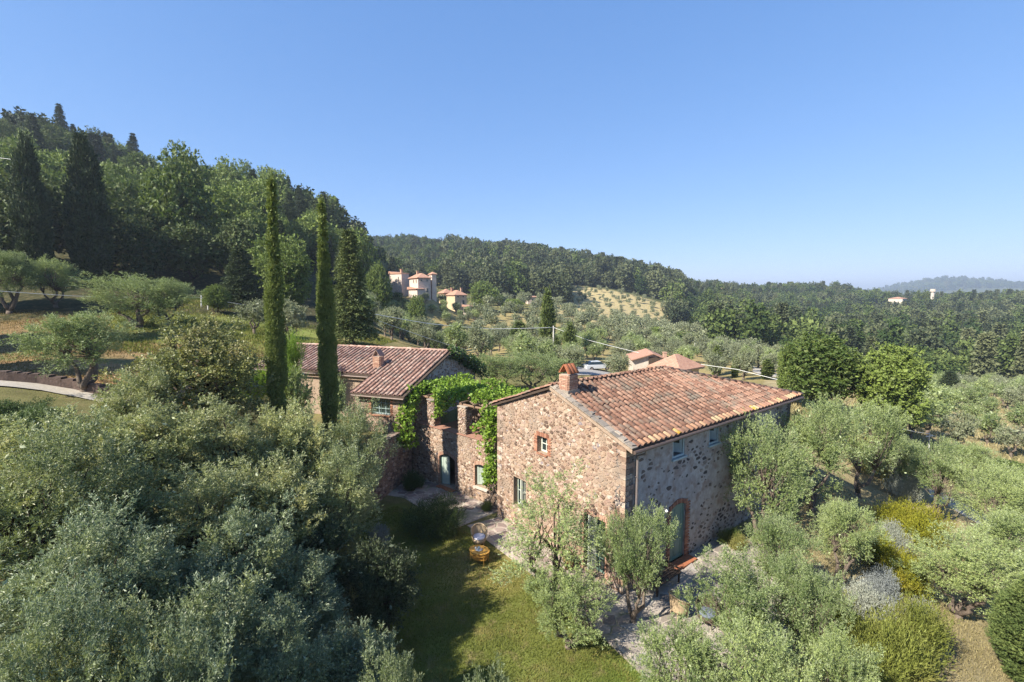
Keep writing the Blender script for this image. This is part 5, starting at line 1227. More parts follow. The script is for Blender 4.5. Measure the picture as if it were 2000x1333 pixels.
# olive groves
AVOID = [(1130, 1230, 66, 86), (1225, 1400, 60, 86), (1300, 1400, 58, 75)]
def grove_ok(px, d):
    x = (px - 1000) / FPX * d
    if poly_dist(np.array([x]), np.array([d]), [hq(-2, -6), hq(18, -6), hq(18, 12), hq(-2, 12)])[0] < 3: return False
    if d < 58 and px < 1120: return False
    return not any(a < px < b and c < d < e for a, b, c, e in AVOID)
def grove(pts, prs, label, group, s0, s1):
    z = ground(np.array([p[0] for p in pts]), np.array([p[1] for p in pts]))
    for (x, y), zz in zip(pts, z):
        s = hr.uniform(s0, s1); plant('olive_tree', prs[hr.integers(len(prs))], (x, y, zz), (s, s * hr.uniform(.9, 1.1), s * hr.uniform(.8, 1.1)), hr.uniform(0, 6.28), label, 'olive tree', group)
g1 = region(hr, 1400, 700, 1130, 60, 118, 4.5, lambda px, d: grove_ok(px, d) and not (px < 930 and d < 62) and not (740 < px < 930 and d > 112)); grove(g1, OLM + OLMg, 'silvery olive tree in the grove between the annex and the villa', 'olive grove beyond the annex', .75, 1.15)
g2 = region(hr, 1400, 1130, 1540, 62, 135, 4.9, grove_ok); grove(g2, OLM + OLMg, 'silvery olive tree in the grove around the tiled house beyond the ridge', 'olive grove beyond the farmhouse', .75, 1.15)
g3 = region(hr, 800, 1690, 2120, 42, 118, 4.6, lambda px, d: px > 1640 + (d < 55) * 130); grove(g3, OLM + OLM + OLMg, 'silvery olive tree on the straw coloured slope at the right', 'olive grove on the right slope', .75, 1.15)
g4 = region(hr, 1100, 720, 1480, 118, 225, 6.6, lambda px, d: not (750 < px < 925 and 118 < d < 215) and not (1110 < px < 1300 and d > 210))
g5 = region(hr, 600, 1105, 1300, 212, 320, 5.8)
print('groves', len(g1), len(g2), len(g3), len(g4), len(g5))

# distant woods: one mass each, trees scattered over the land
protos = bpy.data.collections.new('wood_trees')
def wood_proto(seed, mat, R=3.6, h=8.0, n=230, ll=.85, lw=.6, lumps=13, rl=1.7, z0=.6):
    me = bush_proto(seed, n, 5, ll, lw, R=R, z0=z0, h=h, lumps=lumps, rl=rl, slen=1.0, up=.3, fs=1.6, fillper=10, trunk=False)[0]; me.materials.append(mat); o = bpy.data.objects.new('wood_tree', me); return o
WP = {}
for nm, mk in (('mixed', [('forest', 1.0, 9.0)] * 3 + [('forest_pine', .9, 9.5)]), ('pine', [('forest_pine', .95, 10.5)] * 3 + [('forest', 1, 8.5)])):
    cl_ = bpy.data.collections.new('wood_' + nm); WP[nm] = cl_
    for i, (mm, rs, hh) in enumerate(mk): cl_.objects.link(wood_proto(500 + i * 7 + len(nm), M[mm], 3.6 * rs, hh))
for k, nm in enumerate(('mixed', 'pine')):
    me = spruce_proto(560 + k, 12, 2.4, 14, 6, .7, .4, droop=.3, step=.5)[0]; me.materials.append(M['forest_pine']); WP[nm].objects.link(bpy.data.objects.new('wood_conifer', me))
    me = bush_proto(570 + k, 200, 5, .8, .55, R=2.2, z0=.5, h=11, lumps=13, rl=1.2, slen=.9, up=.5, fs=1.2, fillper=8, trunk=False)[0]; me.materials.append(M['forest']); WP[nm].objects.link(bpy.data.objects.new('wood_poplar', me))
def scatter(name, label, cat, pts, z, scl, coll, group=None):
    me = bpy.data.meshes.new(name); n = len(pts); me.vertices.add(n)
    me.vertices.foreach_set('co', np.column_stack([np.array(pts), z]).astype(np.float32).ravel())
    a = me.attributes.new('scl', 'FLOAT', 'POINT'); a.data.foreach_set('value', np.asarray(scl, np.float32))
    a = me.attributes.new('rot', 'FLOAT', 'POINT'); a.data.foreach_set('value', hr.uniform(0, 6.28, n).astype(np.float32))
    a = me.attributes.new('pick', 'INT', 'POINT'); a.data.foreach_set('value', hr.integers(0, len(coll.objects), n).astype(np.int32))
    ng = bpy.data.node_groups.new(name + '_nodes', 'GeometryNodeTree')
    ng.interface.new_socket('Geometry', in_out='INPUT', socket_type='NodeSocketGeometry'); ng.interface.new_socket('Geometry', in_out='OUTPUT', socket_type='NodeSocketGeometry')
    gi = ng.nodes.new('NodeGroupInput'); go_ = ng.nodes.new('NodeGroupOutput'); ip = ng.nodes.new('GeometryNodeInstanceOnPoints'); ci = ng.nodes.new('GeometryNodeCollectionInfo')
    ci.inputs['Collection'].default_value = coll; ci.inputs['Separate Children'].default_value = True; ci.inputs['Reset Children'].default_value = True
    def attr(nm, tp):
        q = ng.nodes.new('GeometryNodeInputNamedAttribute'); q.data_type = tp; q.inputs['Name'].default_value = nm; return q.outputs['Attribute']
    cx = ng.nodes.new('ShaderNodeCombineXYZ'); ng.links.new(attr('rot', 'FLOAT'), cx.inputs[2])
    ng.links.new(gi.outputs[0], ip.inputs['Points']); ng.links.new(ci.outputs[0], ip.inputs['Instance']); ip.inputs['Pick Instance'].default_value = True
    ng.links.new(attr('pick', 'INT'), ip.inputs['Instance Index']); ng.links.new(cx.outputs[0], ip.inputs['Rotation']); ng.links.new(attr('scl', 'FLOAT'), ip.inputs['Scale'])
    ng.links.new(ip.outputs[0], go_.inputs[0])
    o = bpy.data.objects.new(name, me); link(o); md = o.modifiers.new('scatter', 'NODES'); md.node_group = ng
    tag(o, label, cat, kind='stuff'); return o
def wood(name, label, pts, coll, s0, s1):
    P = np.array(pts); z = ground(P[:, 0], P[:, 1]) - .3; return scatter(name, label, 'wood', P, z, hr.uniform(s0, s1, len(P)), coll)
oc = bpy.data.collections.new('far_olive_trees')
for p in OLF: oc.objects.link(bpy.data.objects.new('far_olive', p[0]))
for nm, lab, g_, s0, s1 in (('far_olives', 'small far olives on the slope below the wooded ridge', g4, .9, 1.5), ('slope_olives', 'tiny olives dotted over the golden bare slope', g5, .55, .95)):
    P = np.array(g_); scatter(nm, lab, 'olive trees', P, ground(P[:, 0], P[:, 1]) - .5, hr.uniform(s0, s1, len(P)), oc)
w0 = region(hr, 5000, -150, 715, 150, 330, 6.0, lambda px, d: True)
w0 = [p for p in w0 if p not in set(LH)]
wood('hill_wood', 'crest of the wooded hill at the left', w0, WP['mixed'], .8, 1.3)
def ridge_ok(px, d):
    if 1100 < px < 1310 and d < 325: return False
    if 755 < px < 940 and d < 260: return False
    return d > 225 + 40 * math.sin(px / 60.0)
w1 = region(hr, 9000, 700, 1480, 235, 540, 5.6, ridge_ok)
pine = [p for p in w1 if 875 < pxof(*p) < 1330 and fbm(np.array([p[0] / 60]), np.array([p[1] / 60]), 4, 2)[0] > -.45]; ps = set(pine)
wood('ridge_pines', 'dark pine wood along the middle ridge', pine, WP['pine'], 1.0, 1.7); wood('ridge_wood', 'green mixed wood on the middle ridge', [p for p in w1 if p not in ps], WP['mixed'], .75, 1.2)
def valley_ok(px, d):
    if px > 1650 and d < 118: return False
    if d < 135 and px < 1700: return False
    if 1640 < px < 1680 and 455 < d < 480: return False
    if 1690 < px < 1840 and 395 < d < 490: return False
    return True
w2 = region(hr, 9000, 1380, 2150, 118, 640, 5.8, valley_ok)
pv = [p for p in w2 if fbm(np.array([p[0] / 45]), np.array([p[1] / 45]), 14, 2)[0] > .15]; ps = set(pv)
wood('valley_wood', 'deep green wood filling the valley slope at the right', [p for p in w2 if p not in ps], WP['mixed'], .6, 1.45); wood('valley_pines', 'greyish pines scattered through the valley wood', pv, WP['pine'], .75, 1.5)
w3 = region(hr, 6000, 1350, 2250, 2200, 2900, 22)
wood('mountain_wood', 'hazy wood covering the far blue hill', w3, WP['mixed'], 2.2, 3.6)
print('woods', len(LH), len(w0), len(w1), len(w2), len(w3))

# ------------------------------------------------------------------ climbing plants
lr = np.random.default_rng(31)
def lumps_on(pts, r0, r1, n, spread=.2):
    C = []; pts = np.asarray(pts, float)
    seg = np.linalg.norm(np.diff(pts, axis=0), axis=1); cum = np.concatenate([[0], np.cumsum(seg)])
    for t in np.linspace(0, cum[-1], n):
        k = min(np.searchsorted(cum, t, 'right') - 1, len(seg) - 1); C.append(pts[k] + (pts[k + 1] - pts[k]) * ((t - cum[k]) / seg[k]) + lr.normal(size=3) * spread)
    return np.array(C), lr.uniform(r0, r1, n)
vine = tag(empty('grape_vine'), 'lush bright green vine over the pergola climbing from beside the farmhouse', 'vine')
C = []; 
for i in range(60): C.append(tf.p(lr.uniform(-.2, 8.2), 5.66 + lr.uniform(-.1, .24), lr.uniform(-4.6, -.25)))
C = np.array(C); Rl = np.column_stack([lr.uniform(.45, .75, 60)] * 2 + [lr.uniform(.16, .3, 60)])
C2, R2 = lumps_on([tf.p(7.3, 5.6, .1), tf.p(7.5, 4.4, .22), tf.p(7.2, 3.7, .25), tf.p(7.45, 2.6, .3), tf.p(7.2, 1.75, .3), tf.p(7.1, 1.45, .3)], .20, .36, 22, .12)
C3, R3 = lumps_on([tf.p(6.9, 5.5, .1), tf.p(6.7, 4.6, .1), tf.p(6.3, 4.3, .1)], .16, .26, 7, .1)
C4, R4 = lumps_on([tf.p(.3, 5.6, .2), ap(-.35, .7, 5.3), ap(-.3, .1, 4.8), ap(-.1, -.25, 4.2), ap(-.2, -.3, 3.6), ap(-.35, -.2, 3.0), ap(-.4, 0, 2.5)], .2, .36, 24, .12)
C5, R5 = lumps_on([tf.p(2.7, 5.5, .0), tf.p(2.9, 4.9, -.1), tf.p(2.8, 4.5, -.1)], .14, .24, 5, .08)
Call = np.concatenate([C, C2, C3, C4, C5]); Rall = np.concatenate([Rl] + [np.repeat(r[:, None], 3, 1) for r in (R2, R3, R4, R5)])
P, D = lump_shoots(lr, 4200, Call, Rall, .7, .5)
vme = quads_mesh('foliage', np.concatenate([shoots_to_leaves(lr, P, D, 4, .22, .155, .15, up=.7, spread=.9)])); vme.materials.append(M['vine']); mobj('foliage', vme, vine)
sm = MB(); limb(sm, lr, tf.p(7.35, -.05, .55), tf.p(7.5, 1.7, .25), .05, .035, .03, 6); limb(sm, lr, tf.p(7.5, 1.7, .25), tf.p(7.4, 5.5, .12), .035, .02, .02, 6); limb(sm, lr, tf.p(6.95, -.05, .6), tf.p(7.4, 1.5, .3), .028, .02, .06, 6); sm.build('stem', M['bark'], vine, True)
ivy = tag(empty('ivy'), 'dark green ivy trailing down the rear verge of the annex roof', 'ivy')
C, Rr = lumps_on([ap(-.2, SR - .1, 7.75), ap(-.3, SR + 1.5, 7.2), ap(-.35, SR + 3.2, 6.5), ap(-.4, SR + 4.8, 5.8), ap(-.4, SR + 5.6, 5.2)], .25, .42, 20, .1)
P, D = lump_shoots(lr, 900, C, Rr, .7, .5); im = quads_mesh('foliage', shoots_to_leaves(lr, P, D, 4, .2, .13, .12, up=.2)); im.materials.append(M['ivy']); mobj('foliage', im, ivy)
sm = MB(); limb(sm, lr, ap(-.15, SR + 5.6, 2.6), ap(-.3, SR + 5.2, 5.4), .06, .03, .03, 5); sm.build('stem', M['bark'], ivy, True)
for k, (px, py, D_, s, lab) in enumerate(((487, 745, 27.5, (1.1, 1.0, 1.6), 'vivid yellow green shrub left of the first tall cypress trunk'), (545, 742, 28, (1.2, 1.1, 1.7), 'vivid yellow green shrub between the tall cypresses'), (560, 700, 31.5, (1.3, 1.0, 2.0), 'lime green climber at the left end of the annex roof'))):
    p = at(px, py, D_); omat(plant1('lime_shrub', BRM[0], (p[0], p[1], p[2] - 1.2), s, k, lab, 'shrub'), M['vine'])

# ------------------------------------------------------------------ houses on the hills
def far_house(name, label, px, D, z0, e_right, e_left, h, yaw, wall, roof_mat, roof='hip', rise=1.4, ov=.4, wins=(), chim=(), root=None, blocks=None, lab2=None):
    """near corner seen at photo x; right face e_right long, left face e_left long"""
    x = (px - 1000) / FPX * D; ex = np.array([math.cos(yaw), math.sin(yaw), 0]); ey = np.array([-math.sin(yaw), math.cos(yaw), 0]); o = np.array([x, D, 0.0])
    r = root or tag(empty(name), label, 'house')
    P = lambda a, b, z: o + ex * a + ey * b + np.array([0, 0, z])
    wb = MB(); c = P(e_right / 2, e_left / 2, (z0 - 5 + z0 + h) / 2); wb.box(c, (e_right, e_left, h + 5), yaw); wb.build('wall', wall, r)
    rb = MB(); za = z0 + h; q = [P(-ov, -ov, za), P(e_right + ov, -ov, za), P(e_right + ov, e_left + ov, za), P(-ov, e_left + ov, za)]
    if roof == 'hip':
        if e_right >= e_left: t = [P(e_left / 2, e_left / 2, za + rise), P(e_right - e_left / 2, e_left / 2, za + rise)]; fs = [(0, 1, 5, 4), (1, 2, 5), (2, 3, 4, 5), (3, 0, 4)]
        else: t = [P(e_right / 2, e_right / 2, za + rise), P(e_right / 2, e_left - e_right / 2, za + rise)]; fs = [(0, 1, 4), (1, 2, 5, 4), (2, 3, 5), (3, 0, 4, 5)]
        rb.add(q + t + [p - np.array([0, 0, .15]) for p in q], fs + [(6, 7, 1, 0), (7, 8, 2, 1), (8, 9, 3, 2), (9, 6, 0, 3), (9, 8, 7, 6)])
    elif roof == 'gable_r':     # ridge runs along the right face
        t = [P(-ov, e_left / 2, za + rise), P(e_right + ov, e_left / 2, za + rise)]
        rb.add(q + t + [p - np.array([0, 0, .15]) for p in q], [(0, 1, 5, 4), (2, 3, 4, 5), (3, 0, 4), (1, 2, 5), (6, 7, 1, 0), (7, 8, 2, 1), (8, 9, 3, 2), (9, 6, 0, 3), (9, 8, 7, 6)])
        gb = MB(); gb.add([P(.01, 0, za), P(.01, e_left, za), P(.01, e_left / 2, za + rise * .93), P(.3, 0, za), P(.3, e_left, za), P(.3, e_left / 2, za + rise * .93)], [(0, 2, 1), (3, 4, 5), (0, 3, 5, 2), (1, 2, 5, 4)]); gb.build('gable', wall, r)
    else:                       # single pitch falling to the right face
        rb.add(q[:2] + [p + np.array([0, 0, rise]) for p in q[2:]] + [p - np.array([0, 0, .15]) for p in q], [(0, 1, 2, 3), (4, 5, 1, 0), (5, 6, 2, 1), (6, 7, 3, 2), (7, 4, 0, 3)])
        gb = MB(); gb.box(P(e_right / 2, e_left - .2, za + rise / 2), (e_right, .4, rise), yaw); gb.build('gable', wall, r)
    ro = rb.build('roof', roof_mat, r)
    for face, t, z, w, hh in wins:
        wm = MB(); p = P(t, 0, z0 + z) if face == 'r' else P(0, t, z0 + z); dd = (w, .24, hh) if face == 'r' else (.24, w, hh)
        wm.box(p, (dd[0] + .25, dd[1] * .8, dd[2] + .25), yaw); wo = wm.build('window', M['pale_wall'], r); g = MB(); g.box(p, dd, yaw); g.build('pane', M['glass'], wo)
    for a, b, cw, chh in chim:
        cm = MB(); cm.box(P(a, b, za + rise * .5 + chh / 2), (cw, cw, chh + rise), yaw); cm.box(P(a, b, za + rise + chh + .1), (cw * 1.3, cw * 1.3, .15), yaw); cm.build('chimney', M['brick_pale'], ro)
    return r
zz = lambda py, D: at(1000, py, D)[2]
V_ = far_house('stone_villa', 'tall pinkish stone villa with tower on the hill above the olive grove', 818, 138, zz(578, 138), 3.9, 7.6, 5.3, .55, M['villa_wall'], M['far_tile'], 'hip', 1.4, wins=[('r', 1.0, 1.6, .55, 1.1), ('r', 2.8, 1.6, .55, 1.1), ('r', 1.0, 4.5, .45, .55), ('r', 2.8, 4.5, .45, .55), ('l', 1.5, 4.3, .5, .6), ('l', 3.7, 4.3, .5, .6)], chim=[(1.6, 4.6, .6, .6)])
far_house('', '', 786, 145, zz(580, 145), 3.0, 5.6, 7.2, .95, M['villa_wall'], M['far_tile'], 'shed', .7, ov=.2, wins=[('l', 1.6, 2.6, .6, 1.0), ('l', 1.6, 5.6, .6, 1.0), ('l', 3.6, 4.2, .6, .9)], chim=[(1.4, 1.6, .6, .5)], root=V_)
far_house('', '', 845, 142, zz(578, 142), 1.4, 2.4, 6.5, .55, M['villa_wall'], M['far_tile'], 'hip', .7, ov=.3, wins=[('l', 1.2, 5.4, .5, .8)], root=V_)
far_house('', '', 816, 136, zz(580, 136), 2.1, 7.4, 2.3, .55, M['villa_wall'], M['far_tile'], 'shed', .6, root=V_)
O_ = far_house('ochre_house', 'ochre yellow house with tiled roof below the stone villa', 889, 155, zz(606, 155), 4.4, 6.2, 5.0, .6, M['ochre_wall'], M['far_tile'], 'hip', 1.6, wins=[('r', 3.1, 2.5, .8, 1.4), ('r', 3.1, 4.4, .5, .5), ('r', 1.1, 4.4, .5, .5)], chim=[(1.5, 5.0, .7, .7), (3.5, 2.0, .6, .6)])
far_house('', '', 868, 160, zz(600, 160), 3.5, 4.0, 4.8, .6, M['ochre_wall'], M['far_tile'], 'hip', 1.4, root=O_)
far_house('', '', 914, 152, zz(618, 152), 1.6, 3.0, 3.2, .6, M['pale_wall'], M['far_tile'], 'shed', .5, root=O_)
far_house('stone_hut', 'little grey stone hut among the trees left of the golden slope', 1031, 225, zz(591, 225), 4.6, 3.0, 2.6, .35, M['villa_wall'], M['far_tile'], 'shed', .5, wins=[('r', 2.2, 1.2, .7, .9)])
H1 = far_house('tiled_house', 'low house with orange tiled roofs and open loggia beyond the farmhouse ridge', 1240, 72, zz(722, 72), 4.6, 7.0, 1.75, -.06, M['pale_wall'], M['far_tile'], 'gable_r', .1)
for ob in [c for c in H1.children]: bpy.data.objects.remove(ob, do_unlink=True)
x0 = (1239 - 1000) / FPX * 72; zb = zz(702, 72)
mb = MB(); mb.add([(x0, 72, zb - 4), (x0 + 4.9, 71.6, zb - 4), (x0 + 4.9, 71.6, zb), (x0 + 2.9, 71.76, zb + .85), (x0, 72, zb), (x0 + .8, 78, zb - 4), (x0 + 5.7, 77.6, zb - 4), (x0 + 5.7, 77.6, zb), (x0 + 3.7, 77.8, zb + .85), (x0 + .8, 78, zb)], [(0, 1, 2, 3, 4), (9, 8, 7, 6, 5), (0, 4, 9, 5), (1, 6, 7, 2)]); mb.build('wall', M['pale_wall'], H1)
mb = MB(); mb.add([(x0 - .4, 71.5, zb - .05), (x0 + 2.9, 71.25, zb + 1.0), (x0 + 5.4, 71.1, zb - .1), (x0 + .4, 78.4, zb - .05), (x0 + 3.7, 78.2, zb + 1.0), (x0 + 6.2, 78, zb - .1), (x0 - .4, 71.5, zb - .17), (x0 + 2.9, 71.25, zb + .87), (x0 + 5.4, 71.1, zb - .22), (x0 + .4, 78.4, zb - .17), (x0 + 3.7, 78.2, zb + .87), (x0 + 6.2, 78, zb - .22)], [(0, 1, 4, 3), (1, 2, 5, 4), (6, 9, 10, 7), (7, 10, 11, 8), (0, 6, 7, 1), (1, 7, 8, 2), (2, 8, 11, 5), (0, 3, 9, 6)]); mb.build('roof', M['far_tile'], H1)
mb = MB(); mb.box((x0 + 3.1, 71.72, zb - .35), (1.55, .3, 1.5), -.06); mb.build('loggia_shade_block', M['wood_dark'], H1)  # solid dark block in place of the shade inside the loggia
mb = MB(); mb.box((x0 + 3.1, 71.5, zb - .75), (1.5, .06, .06), -.06); mb.box((x0 + 3.1, 71.5, zb - .98), (1.5, .06, .06), -.06)
for i in range(5): mb.box((x0 + 2.5 + i * .3, 71.5, zb - .87), (.04, .05, .2), -.06)
mb.build('railing', M['wood'], H1)
mb = MB(); mb.box((x0 + 5.2, 73, zb + .2), (.5, .5, 1.4), 0); mb.box((x0 + 5.2, 73, zb + .95), (.62, .62, .12), 0); mb.build('chimney', M['brick_pale'], H1)
far_house('tiled_house', 'house with broad hipped roof of faded tiles just beyond the farmhouse ridge', 1330, 63, zz(735, 63), 5.0, 4.2, .9, .66, M['ochre_wall'], M['far_tile'], 'hip', 1.75, ov=.6)
for k, (nm, lab, px, py, D, er, el, h, wm_, rise) in enumerate((('farm_building', 'pale farm building on the far ridge beside the tower', 1760, 592, 465, 10, 12, 4.2, M['pale_wall'], 1.6), ('farm_building', 'small white house on the far ridge left of the farm building', 1657, 589, 470, 5, 5, 3.4, M['white'], 1.0), ('farm_building', 'ochre house on the skyline between the two ridges', 1408, 574, 430, 6, 6, 4.5, M['ochre_wall'], 1.4), ('farm_building', 'low tan shed left of the small white house', 1640, 591, 468, 5, 5, 2.2, M['ochre_wall'], .6))):
    far_house(nm, lab, px, D, zz(py, D), er, el, h, .5, wm_, M['far_tile'], 'hip', rise, wins=[('l', el * .3, h * .5, .9, 1.1), ('l', el * .7, h * .5, .9, 1.1)])
tw_ = tag(empty('water_tower'), 'slim pale tower with widened top on the far ridge', 'tower'); p = at(1820, 592, 465); zt = zz(565, 465)
mb = MB(); mb.tube([(p[0], p[1], p[2] - 6), (p[0], p[1], zt - 3.2), (p[0], p[1], zt - 2.4)], [1.5, 1.4, 2.2], 12); mb.build('shaft', M['pale_wall'], tw_); mb = MB(); mb.tube([(p[0], p[1], zt - 2.6), (p[0], p[1], zt)], [2.3, 2.3], 12); mb.build('tank', M['pale_wall'], tw_)
for k, (px, pt) in enumerate(((1795, 566), (1805, 570), (1812, 568), (1868, 576), (1421, 562))):
    x, y, g, h = T(px, pt, 460); plant('cypress', CYM, (x, y, g), (2.2, 2.2, h / 10), k, 'far dark cypress on the ridge beside the pale tower' if k < 3 else ('far dark cypress right of the pale tower' if k == 3 else 'far dark cypress beside the ochre house on the skyline'), 'cypress', 'cypresses on the far ridge')

BV = region(hr, 160, 745, 925, 106, 131, 3.4) + region(hr, 60, 826, 884, 131, 148, 3.4) + region(hr, 30, 890, 935, 131, 150, 3.6)
for k, (x, y) in enumerate(BV):
    s = hr.uniform(.6, .95); pr = (OLM + OLMg)[k % 6]; plant('olive_tree', pr, (x, y, ground(x, y) - .3), (s, s, s * .9), k, 'olive on the bank directly below the villa and the ochre house', 'olive tree', 'olives on the bank below the villa')
# ------------------------------------------------------------------ roads, paths, parking
def ribbon(name, up, lo, mat, dz=.05, d0=8):
    U = [gp(*p) for p in up]; W = [gp(*p) for p in lo]; mb = MB(); n = len(U)
    nS = 6
    def sub(A):
        out_ = []
        for i in range(len(A) - 1):
            for k in range(nS): out_.append(A[i] + (A[i + 1] - A[i]) * k / nS)
        return out_ + [A[-1]]
    U, W = sub(U), sub(W); grid = []
    for a, b in zip(U, W): grid.append([a + (b - a) * t for t in np.linspace(0, 1, 5)])
    G = np.array(grid); Zn = ground(G[..., 0].ravel(), G[..., 1].ravel()).reshape(G.shape[:2]); G[..., 2] = Zn + dz; m = G.shape[1]
    mb.add(G.reshape(-1, 3), [(i * m + j, i * m + j + 1, (i + 1) * m + j + 1, (i + 1) * m + j) for i in range(len(G) - 1) for j in range(m - 1)])
    o = mb.build(name, mat, smooth=True); tag(o, kind='structure')
    if o.data.polygons[0].normal.z < 0: o.data.flip_normals()
    return U
ru = ribbon('road', [(-60, 742), (20, 746), (80, 751), (150, 762), (230, 780)], [(-60, 755), (20, 759), (80, 765), (150, 778), (230, 797)], M['gravel'], .08)
M['dark_wall'] = surf_mat('dark_wall', [(0.2, (.05, .035, .03)), (.8, (.13, .09, .075))], nscale=3, bdist=.05, use_rnd=False)
rk = tag(empty('roadside_wall'), 'low dark stone wall along the uphill side of the road', 'wall'); rk['kind'] = 'thing'
for i in range(0, len(ru) - 1, 2):
    a, b = ru[i], ru[min(i + 2, len(ru) - 1)]; mb = MB(); c = (a + b) / 2; d = b - a; ln = np.linalg.norm(d[:2]); mb.box((c[0], c[1], c[2] + .15), (ln * 1.04, .45, .9), math.atan2(d[1], d[0])); mb.build('wall_length', M['dark_wall'], rk)
ribbon('parking', [(1122, 705), (1170, 706), (1215, 712)], [(1122, 735), (1170, 735), (1225, 728)], M['asphalt'], .10, 50)
ribbon('garden_path', [(1815, 958), (1860, 975), (1905, 1000), (1945, 1018)], [(1815, 972), (1850, 990), (1895, 1018), (1925, 1034)], M['gravel'], .06)
ribbon('lane', [(1470, 716), (1510, 730), (1550, 745)], [(1470, 728), (1505, 742), (1545, 758)], M['gravel'], .10, 40)
ret['kind'] = 'thing'
# car
pc = gp(1166, 724, 50); car = tag(empty('parked_car'), 'silver white car parked behind the slim cypress', 'car'); yw = .25
ex = np.array([math.cos(yw), math.sin(yw), 0]); ey = np.array([-math.sin(yw), math.cos(yw), 0]); ez = np.array([0, 0, 1.0])
def carp(a, b, z): return pc + ex * a + ey * b + ez * (z + .1)
def car_loft(prof, name, mat, half, inset):
    mb = MB(); n = len(prof); mb.add([carp(a, -half + inset * k, z) for a, z, k in prof] + [carp(a, half - inset * k, z) for a, z, k in prof], [tuple(range(n)), tuple(reversed(range(n, 2 * n)))] + [(i, n + i, n + (i + 1) % n, (i + 1) % n) for i in range(n)]); return mb.build(name, mat, car)
car_loft([(-2.1, .35, 0), (2.1, .35, 0), (2.15, .75, 0), (1.2, .95, .3), (-1.9, .98, .3), (-2.15, .8, 0)], 'body', M['car_paint'], .85, .1)
car_loft([(-1.8, .96, 0), (1.05, .94, 0), (.35, 1.40, 1), (-1.2, 1.43, 1)], 'windows', M['glass'], .76, .16)
car_loft([(-1.25, 1.41, 0), (.38, 1.385, 0), (.3, 1.46, .3), (-1.1, 1.48, .3)], 'roof', M['car_paint'], .62, .05)
for a in (-1.3, 1.35):
    for b in (-.8, .8):
        mb = MB(); mb.tube([carp(a, b - .1, .32), carp(a, b + .1, .32)], .32, 12); w_ = mb.build('wheel', M['rubber'], car); mb = MB(); mb.tube([carp(a, b - .108, .32), carp(a, b + .108, .32)], .18, 10); mb.build('rim', M['pipe'], w_)
for b in (-.6, .6):
    mb = MB(); mb.box(carp(2.13, b, .68), (.06, .3, .14), yw); mb.build('headlight', M['white'], car)

# ------------------------------------------------------------------ poles and cables
def pole(px, py0, py1, D, r, mat, label, arm=True):
    a = at(px, py1, D); b = at(px, py0, D); t = tag(empty('utility_pole'), label, 'pole'); mb = MB(); mb.tube([(a[0], a[1], min(a[2], gz(a)) - .3), (b[0], a[1], b[2])], [r, r * .7], 8); mb.build('post', mat, t)
    if arm: mb = MB(); mb.box((b[0], a[1], b[2] - .3), (.9, .08, .08), .3); mb.build('crossarm', mat, t)
    return np.array([b[0], a[1], b[2] - .15])
t1 = pole(1081, 637, 700, 82, .16, M['pole'], 'white concrete pole beside the tallest grove cypress', False)
pole(847, 596, 640, 150, .16, M['pole'], 'pale pole below the stone villa'); pole(833, 608, 645, 140, .12, M['pole'], 'braced pole left of the pale pole below the villa', False)
pole(891, 571, 612, 165, .16, M['pole_wood'], 'tall wooden pole in front of the ochre house'); pole(907, 603, 640, 150, .10, M['pole'], 'thin pole right of the ochre house', False); pole(752, 531, 560, 190, .14, M['pole'], 'pole left of the stone villa', False)
tr_ = pole(1815, 846, 905, 42, .07, M['pole'], 'thin pale pole carrying the cable above the right garden')
pole(393, 577, 600, 58, .07, M['white'], 'short leaning white post at the end of the upper wire', False); pole(406, 576, 610, 57, .07, M['white'], 'white post beside the small yellow green tree', False)
pole(1357, 670, 690, 120, .10, M['pole'], 'small pole above the tiled house', False); pole(1388, 655, 680, 150, .12, M['pole_wood'], 'dark pole at the edge of the wood', False)
def cable(pts, r, label, sag=0.0):
    P = [at(*p) for p in pts]; q = []
    for i in range(len(P) - 1):
        for k in range(8):
            t = k / 8; s = P[i] + (P[i + 1] - P[i]) * t; s[2] -= sag * 4 * t * (1 - t) * np.linalg.norm(P[i + 1] - P[i]); q.append(s)
    q.append(P[-1]); mb = MB(); mb.tube(q, r, 5); o = mb.build('cable', M['wire'], smooth=True); tag(o, label, 'cable'); return o
cable([(-40, 566, 40), (150, 579, 46), (405, 582, 57)], .028, 'pale cable running across the shaded olives at the left', .004)
cable([(405, 584, 57), (480, 596, 60), (560, 606, 66)], .025, 'thin cable from the white posts towards the tall cypresses', .004)
cable([(640, 590, 50), (715, 611, 56), (840, 633, 66), (960, 643, 76), (1081, 640, 82)], .045, 'bright cable sagging across the olive grove to the white pole', .003)
cable([(700, 612, 50), (790, 645, 56), (870, 672, 62), (935, 690, 66)], .025, 'thin lower cable descending behind the annex roof', .004)
cable([(1081, 640, 82), (1150, 665, 80), (1250, 690, 76), (1330, 706, 70), (1440, 722, 62), (1520, 742, 56)], .035, 'pale cable passing over the tiled house beyond the ridge', .003)
cable([(1700, 822, 36), (1760, 838, 39), (1815, 848, 42), (1832, 854, 44)], .022, 'cable strung to the thin pole at the right', .004)
cable([(-30, 305, 70), (40, 314, 66)], .03, 'short high wire at the upper left edge', .0)

